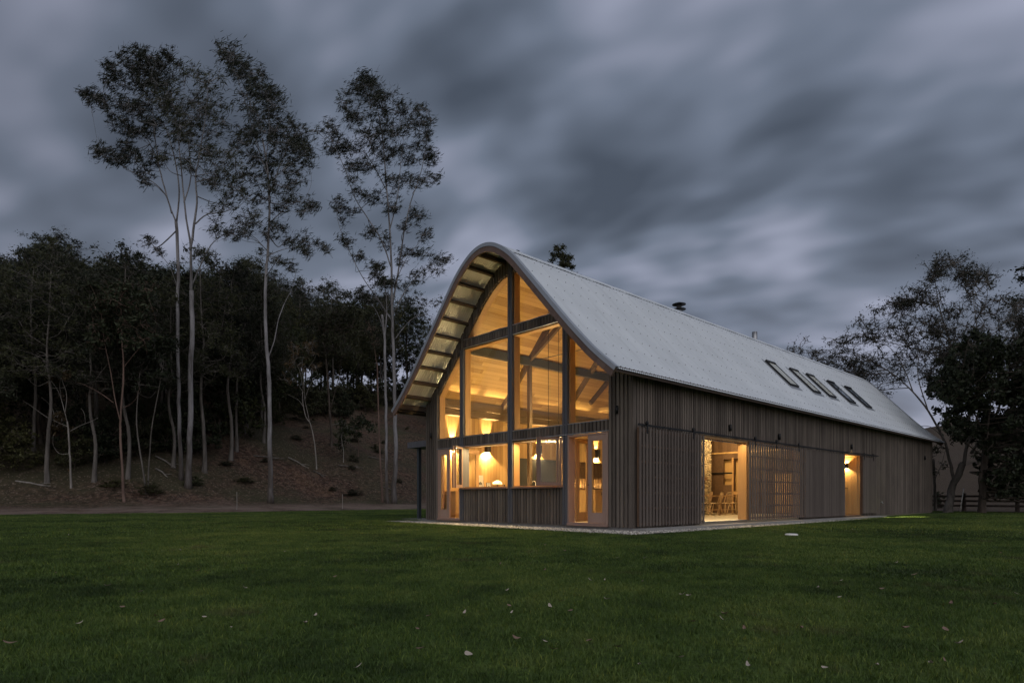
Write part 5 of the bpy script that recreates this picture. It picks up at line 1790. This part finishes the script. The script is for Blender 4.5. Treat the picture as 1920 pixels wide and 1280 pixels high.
    plant_tree('spreading_tree', at, tb, V, F, 'grey_bark', 'gum_leaf', 'big spreading tree with lacy thin foliage behind the far end of the barn')
    # dense dark tree at the right edge
    limbs = [([(1842, 962), (1842, 920), (1844, 880), (1850, 820)], 11, 8), ([(1850, 840), (1830, 780), (1800, 730)], 4, .6), ([(1850, 830), (1890, 770), (1930, 720)], 4, .6), ([(1848, 860), (1810, 830), (1780, 820)], 2.4, .4), ([(1850, 820), (1858, 740), (1860, 660)], 4, .6)]
    ms = []
    while len(ms) < 150:
        x = rng.uniform(1735, 2010); y = rng.uniform(630, 925)
        l = np.interp(y, [630, 680, 720, 780, 820, 860, 925], [1840, 1750, 1742, 1765, 1800, 1826, 1845])
        if x > l + 8 and y > np.interp(x, [1740, 1850, 1925, 2010], [660, 640, 600, 650]):
            ms.append((x, y, 15))
    at, tb, V, F = pix_tree((1842, 962), limbs, ms, 72, leaf_size=.21, per_mass=150, split=2, depth_jit=1.9, droop=.25, wind=(0, 0, 0), aspect=.45, sub=4, nsub=2)
    plant_tree('leafy_tree', at, tb, V, F, 'dark_bark', 'dark_leaf', 'dense dark leafy tree with low crown over the paddock fence')
    # tall gum whose edge enters the picture at the far right
    limbs = [([(1975, 955), (1975, 850), (1970, 700), (1962, 600), (1955, 500)], 8, 2), ([(1965, 620), (1940, 560), (1925, 500)], 2.4, .4)]
    ms = [(1930 + rng.uniform(-12, 50), 480 + i * 14, 13) for i in range(16)]
    at, tb, V, F = pix_tree((1975, 955), limbs, ms, 73, leaf_size=.22, per_mass=120, split=2, depth_jit=1.6, aspect=.34)
    plant_tree('gum_tree', at, tb, V, F, 'grey_bark', 'gum_leaf', 'tall tree only partly in view at the right edge of the photo')
    # short stump-like trunk by the barn end, seen against the paddock
    limbs = [([(1754, 958), (1753, 925), (1752, 895), (1750, 860)], 5, 3), ([(1752, 900), (1765, 870), (1775, 835)], 1.6, .4), ([(1751, 880), (1742, 850), (1740, 820)], 1.6, .4)]
    at, tb, V, F = pix_tree((1754, 958), limbs, [(1745, 850, 9), (1760, 840, 8), (1752, 880, 8), (1768, 870, 7)], 74, leaf_size=.14, per_mass=40, split=2, depth_jit=.8, aspect=.34)
    plant_tree('young_tree', at, tb, V, F, 'grey_bark', 'gum_leaf', 'young thin tree right against the far corner of the barn')


build_edge_trees()


# ------------------------------------------------------------------ fence, stakes and small things outside
def build_fence():
    o = empty('paddock_fence', W(30, 0, 0), ROT, 'dark post and rail fence running behind the barn to the right', 'fence')
    for i in range(12):
        y = 2.2 - i * 2.3
        X, Y, _ = W(30, y); g = float(H(X, Y))
        p = MB(); p.lathe([(.10, -.3), (.095, .98), (.06, 1.0)], 8, (0, y, g)); p.build('post', M['dark_bark'], o)
        if i < 11:
            X2, Y2, _ = W(30, y - 2.3); g2 = float(H(X2, Y2))
            for h_ in (.30, .56, .82):
                r = MB(); r.bar((-.1, y + .05, g + h_), (-.1, y - 2.35, g2 + h_), .05, .11); r.build('rail', M['dark_bark'], o)


build_fence()
for px, py, top, lab in ((444, 955, 922, 'thin pale stake on the lawn edge below the tall gums'), (642, 953, 926, 'thin pale stake on the lawn edge left of the barn')):
    X, Y, Z = hit(px, py)
    hgt = (py - top) / 1165 * Y
    s = MB(); s.tube([(0, 0, -.2), (.01, 0, hgt * .5), (0, .0, hgt)], [.022, .02, .018], 6); s.tube([(0, -.03, hgt - .06), (0, .03, hgt - .06)], .012, 6)
    tag(s.build('stake', M['pale_bark'], at=(X, Y, Z)), lab, 'stake', 'stakes on the lawn edge')
X, Y, Z = hit(1786, 959)
s = MB(); s.tube([(0, 0, -.1), (.2, 0, 1.2)], [.022, .022], 8); s.tube([(.2, 0, 1.2), (.205, 0, 1.23)], [.03, .03], 8)
tag(s.build('pole', M['white'], at=(X - .05, Y - .6, Z), smooth=True), 'white pole leaning against the spreading tree trunk', 'pole')
X, Y, Z = hit(1484, 1006)
s = MB(); s.lathe([(.11, 0), (.125, .012), (.12, .03), (.10, .04), (.03, .043), (0, .043)], 24)
ld = tag(s.build('drain_lid', M['white'], at=(X, Y, Z + .02), smooth=True), 'round white lid lying on the lawn beside the long wall', 'lid')


# ------------------------------------------------------------------ gravel, grass and fallen leaves
def gravel():
    rng = np.random.default_rng(9)
    zones = [(-1.08, -0.02, -0.80, 9.3, 3600), (0.0, 17.2, -0.86, -0.37, 3600)]
    pts = []
    for x0, x1, y0, y1, n in zones:
        k = int((x1 - x0) * (y1 - y0) * 620)
        pts.append(np.stack([rng.uniform(x0, x1, k), rng.uniform(y0, y1, k)], 1))
        e = int((x1 - x0 + y1 - y0) * 26)          # strays at the rim
        pts.append(np.stack([rng.uniform(x0 - .12, x1, e), rng.uniform(y0 - .12, y1, e)], 1))
    p = np.concatenate(pts)
    p = p[~((p[:, 0] > -.0) & (p[:, 1] > -.36))]
    n = len(p)
    ico = [(0, 0, 1), (.9, 0, .1), (.28, .85, .1), (-.72, .53, .1), (-.72, -.53, .1), (.28, -.85, .1), (0, 0, -.6)]
    fc = [(0, 1, 2), (0, 2, 3), (0, 3, 4), (0, 4, 5), (0, 5, 1), (6, 2, 1), (6, 3, 2), (6, 4, 3), (6, 5, 4), (6, 1, 5)]
    base = np.array(ico); fcs = np.array(fc)
    s = rng.uniform(.013, .032, n)
    a = rng.uniform(0, 6.28, n); ca, sa = np.cos(a), np.sin(a)
    b = base[None] * (1 + rng.uniform(-.25, .25, (n, 7, 3))) * s[:, None, None]
    b[:, :, 2] *= .65
    x = b[:, :, 0] * ca[:, None] - b[:, :, 1] * sa[:, None]; y = b[:, :, 0] * sa[:, None] + b[:, :, 1] * ca[:, None]
    V = np.stack([x + p[:, 0, None], y + p[:, 1, None], b[:, :, 2] + (.012 + rng.uniform(0, .02, n))[:, None]], 2).reshape(-1, 3)
    F = (fcs[None] + (np.arange(n) * 7)[:, None, None]).reshape(-1, 3)
    m, t, bs = mat('gravel_stones')
    g = t.n('ShaderNodeNewGeometry')
    t.l(t.ramp(g.outputs['Random Per Island'], [(0, (.13, .12, .11)), (.4, (.36, .34, .31)), (1, (.66, .62, .55))]), bs.inputs['Base Color']); setp(bs, Roughness=.85)
    o = put('gravel', np_mesh('gravel', V, F), m, at=(C0[0], C0[1], 0.0), rz=ROT)
    tag(o, 'pale gravel strip laid along the foot of the barn walls', 'gravel', kind='stuff')
    bed = MB(); bed.box(-1.1, 0.03, -.88, 9.3, -.1, .014); bed.box(0.03, 17.2, -.88, -.365, -.1, .0138)
    tag(bed.build('gravel_bed', plain('gravel_bed', (.12, .11, .10), .95, 0, .3, 20), at=W(0, 0), rz=ROT), kind='structure')


gravel()


def patch(seed, n, h, w, size=1.0):
    rng = np.random.default_rng(seed)
    p = rng.uniform(-size / 2, size / 2, (n, 2))
    # tufts: let part of the blades gather
    c = rng.uniform(-size / 2, size / 2, (n // 14 + 1, 2)); k = rng.integers(0, len(c), n)
    g = rng.random(n) < .55
    p[g] = c[k[g]] + rng.normal(0, .018, (g.sum(), 2))
    a = rng.uniform(0, 2 * math.pi, n); hh = h * rng.uniform(.45, 1.25, n); ww = w * rng.uniform(.7, 1.3, n)
    lean = rng.uniform(.15, 1.0, n) * hh; la = rng.uniform(0, 2 * math.pi, n)
    dx, dy = np.cos(a) * ww / 2, np.sin(a) * ww / 2
    tx, ty = np.cos(la) * lean, np.sin(la) * lean
    z0 = np.zeros(n)
    V = np.stack([np.stack([p[:, 0] - dx, p[:, 1] - dy, z0], 1), np.stack([p[:, 0] + dx, p[:, 1] + dy, z0], 1),
                  np.stack([p[:, 0] + dx * .7 + tx * .45, p[:, 1] + dy * .7 + ty * .45, hh * .62], 1), np.stack([p[:, 0] + tx, p[:, 1] + ty, hh], 1),
                  np.stack([p[:, 0] - dx * .7 + tx * .45, p[:, 1] - dy * .7 + ty * .45, hh * .62], 1)], 1).reshape(-1, 3)
    i = np.arange(n)[:, None] * 5
    F = np.concatenate([i + np.array([[0, 1, 2]]), i + np.array([[0, 2, 4]]), i + np.array([[4, 2, 3]])], 0)
    return np_mesh('grass_patch', V, F)


def grass():
    bm_ = blade_mat()
    lods = [(7600, .030, .0040), (3000, .034, .0075), (1000, .038, .015)]
    src = []
    for i, (n, h, w) in enumerate(lods):
        for j in range(2):
            me = patch(300 + i * 10 + j, n, h, w); me.materials.append(bm_)
            o = bpy.data.objects.new('grass_patch', me)
            src.append(o)
    rng = random.Random(1)
    P_, lod, rot = [], [], []
    for ix in range(-64, 29):
        for iy in range(-40, 27):
            lx, ly = ix + .5, iy + .5
            X, Y, _ = W(lx, ly)
            if Y < 1.2 or Y > 46 or abs(X) > .84 * Y + 3.5:
                continue
            if -1.6 < lx < 24.7 and -1.4 < ly < 8.7:
                continue
            ye = 25.2 - 1.6 * math.sin(lx * 0.11 + 0.6) - 0.7 * math.sin(lx * 0.29 + 2)
            if ly > ye or lx > 28.4:
                continue
            d = math.hypot(X, Y)
            k = 0 if d < 7 else (1 if d < 15 else 2)
            P_.append((lx, ly, float(H(X, Y)) + .004)); lod.append(k * 2 + rng.randrange(2)); rot.append(rng.randrange(4) * math.pi / 2)
    # half-filled rim beside the gravel
    for x in np.arange(-1.3, 24.5, .98):
        X, Y, _ = W(x + .5, -1.40); P_.append((x + .5, -1.38, float(H(X, Y)) + .004)); lod.append(3); rot.append(0.0)
    for y in np.arange(-1.0, 9.5, .98):
        X, Y, _ = W(-1.24, y); P_.append((-1.58, y, float(H(X, Y)) + .004)); lod.append(3); rot.append(0.0)
    for y in np.arange(9.2, 24, 1.0):
        pass
    me = bpy.data.meshes.new('grass')
    me.from_pydata(P_, [], [])
    a = me.attributes.new('lod', 'INT', 'POINT'); a.data.foreach_set('value', lod)
    a = me.attributes.new('turn', 'FLOAT', 'POINT'); a.data.foreach_set('value', rot)
    o = put('grass', me, bm_, at=(C0[0], C0[1], 0), rz=ROT)
    tag(o, 'short mown dark green grass covering the lawn', 'grass', kind='stuff')
    ng = bpy.data.node_groups.new('grass_blades', 'GeometryNodeTree')
    ng.interface.new_socket('Geometry', in_out='INPUT', socket_type='NodeSocketGeometry')
    ng.interface.new_socket('Geometry', in_out='OUTPUT', socket_type='NodeSocketGeometry')
    N = ng.nodes; Lk = ng.links.new
    gi = N.new('NodeGroupInput'); go = N.new('NodeGroupOutput'); jn = N.new('GeometryNodeJoinGeometry')
    al = N.new('GeometryNodeInputNamedAttribute'); al.data_type = 'INT'; al.inputs['Name'].default_value = 'lod'
    at = N.new('GeometryNodeInputNamedAttribute'); at.data_type = 'FLOAT'; at.inputs['Name'].default_value = 'turn'
    cz = N.new('ShaderNodeCombineXYZ'); Lk(at.outputs['Attribute'], cz.inputs[2])
    er = N.new('FunctionNodeEulerToRotation'); Lk(cz.outputs[0], er.inputs[0])
    for k, s in enumerate(src):
        cm = N.new('FunctionNodeCompare'); cm.data_type = 'INT'; cm.operation = 'EQUAL'
        ia = [x for x in cm.inputs if x.type == 'INT']
        Lk(al.outputs['Attribute'], ia[0]); ia[1].default_value = k
        oi = N.new('GeometryNodeObjectInfo'); oi.inputs['Object'].default_value = s
        ip = N.new('GeometryNodeInstanceOnPoints')
        Lk(gi.outputs[0], ip.inputs['Points']); Lk(cm.outputs[0], ip.inputs['Selection']); Lk(oi.outputs['Geometry'], ip.inputs['Instance']); Lk(er.outputs[0], ip.inputs['Rotation'])
        Lk(ip.outputs[0], jn.inputs[0])
    Lk(jn.outputs[0], go.inputs[0])
    md = o.modifiers.new('blades', 'NODES'); md.node_group = ng


grass()


def fallen_leaves():
    def leaf_mesh(seed, L, Wd, curl):
        rng = np.random.default_rng(seed)
        mb = MB(); n = 7
        for i in range(n):
            t = i / (n - 1); w = Wd * math.sin(math.pi * min(.97, .06 + t * .9)) ** .7 * .5
            x = (t - .5) * L; z = .012 + curl * (4 * (t - .5) ** 2) * L * .35; yb = .15 * L * math.sin(t * 2.4)
            mb.v += [(x, yb - w, z + curl * w * .7), (x, yb, z), (x, yb + w, z + curl * w * .7)]
        for i in range(n - 1):
            for k in range(2):
                a = i * 3 + k
                mb.f.append((a, a + 1, a + 4, a + 3))
        me = bpy.data.meshes.new('fallen_leaf'); me.from_pydata(mb.v, [], mb.f)
        me.polygons.foreach_set('use_smooth', [True] * len(me.polygons))
        return me
    pale = plain('pale_dry_leaf', (.34, .29, .24), .8, 0, .3, 30); brown = plain('brown_dry_leaf', (.17, .11, .08), .8, 0, .25, 30)
    me_p = [leaf_mesh(i, l, w, c) for i, (l, w, c) in enumerate(((.075, .035, .8), (.06, .045, .5), (.09, .022, .5)))]
    me_b = [m_.copy() for m_ in me_p]
    for m_ in me_p:
        m_.materials.append(pale)
    for m_ in me_b:
        m_.materials.append(brown)
    rng = random.Random(6)
    uniq = [(264, 1118, 1, 1.0, 'p', 'pale flat leaf on the lawn at lower left, left of the folded one'), (457, 1110, 0, 1.0, 'p', 'pale folded leaf standing up in the lawn at left'),
            (1280, 1124, 0, 1.0, 'p', 'left one of two pale curled leaves side by side in the lawn'), (1292, 1127, 0, 1.1, 'p', 'right one of two pale curled leaves side by side in the lawn'),
            (1052, 1137, 2, 1.1, 'b', 'long tan leaf in the middle of the lawn'), (1035, 1231, 2, 1.0, 'b', 'brown leaf upright in the near grass'), (1105, 1216, 1, 1.0, 'b', 'dark curled leaf with twigs in the near grass'),
            (1278, 1248, 1, .9, 'p', 'small three cornered pale leaf in the near grass'), (1352, 1172, 2, 1.0, 'p', 'pale slanted leaf in the near lawn at right'), (873, 1160, 0, .9, 'p', 'pale leaf in the mid lawn left of centre'),
            (1575, 1129, 1, .8, 'p', 'pale small leaf at right in the lawn'), (1742, 1260, 2, 1.1, 'p', 'pale long leaf near the lower right corner'), (1105, 1095, 0, .9, 'p', 'pale leaf on the lawn in front of the near corner'), (590, 1165, 0, .9, 'p', 'pale leaf in the left part of the near lawn')]
    for px, py, k, s, c, lab in uniq:
        X, Y, Z = hit(px, py)
        o = put('fallen_leaf', (me_p if c == 'p' else me_b)[k], None, at=(X, Y, Z + .03))
        o.rotation_euler = (rng.uniform(-.5, .5), rng.uniform(-.5, .5), rng.uniform(0, 6.28)); o.scale = (s * .62, s * .62, s * .62)
        tag(o, lab, 'leaf', 'fallen leaves on the lawn')
    for i in range(90):
        px = rng.uniform(0, 1920); py = 985 + 290 * rng.random() ** 1.3
        X, Y, Z = hit(px, py)
        lx, ly = loc(X, Y)
        if -1 < lx < 24.6 and -1 < ly < 9:
            continue
        p = rng.random() < .4
        o = put('fallen_leaf', rng.choice(me_p if p else me_b), None, at=(X, Y, Z + .03))
        o.rotation_euler = (rng.uniform(-.4, .4), rng.uniform(-.4, .4), rng.uniform(0, 6.28)); s = rng.uniform(.4, .75); o.scale = (s, s, s)
        tag(o, 'small pale dry leaf scattered on the dark lawn' if p else 'small brown dry leaf scattered on the dark lawn', 'leaf', 'small pale leaves on the lawn' if p else 'small brown leaves on the lawn')


fallen_leaves()
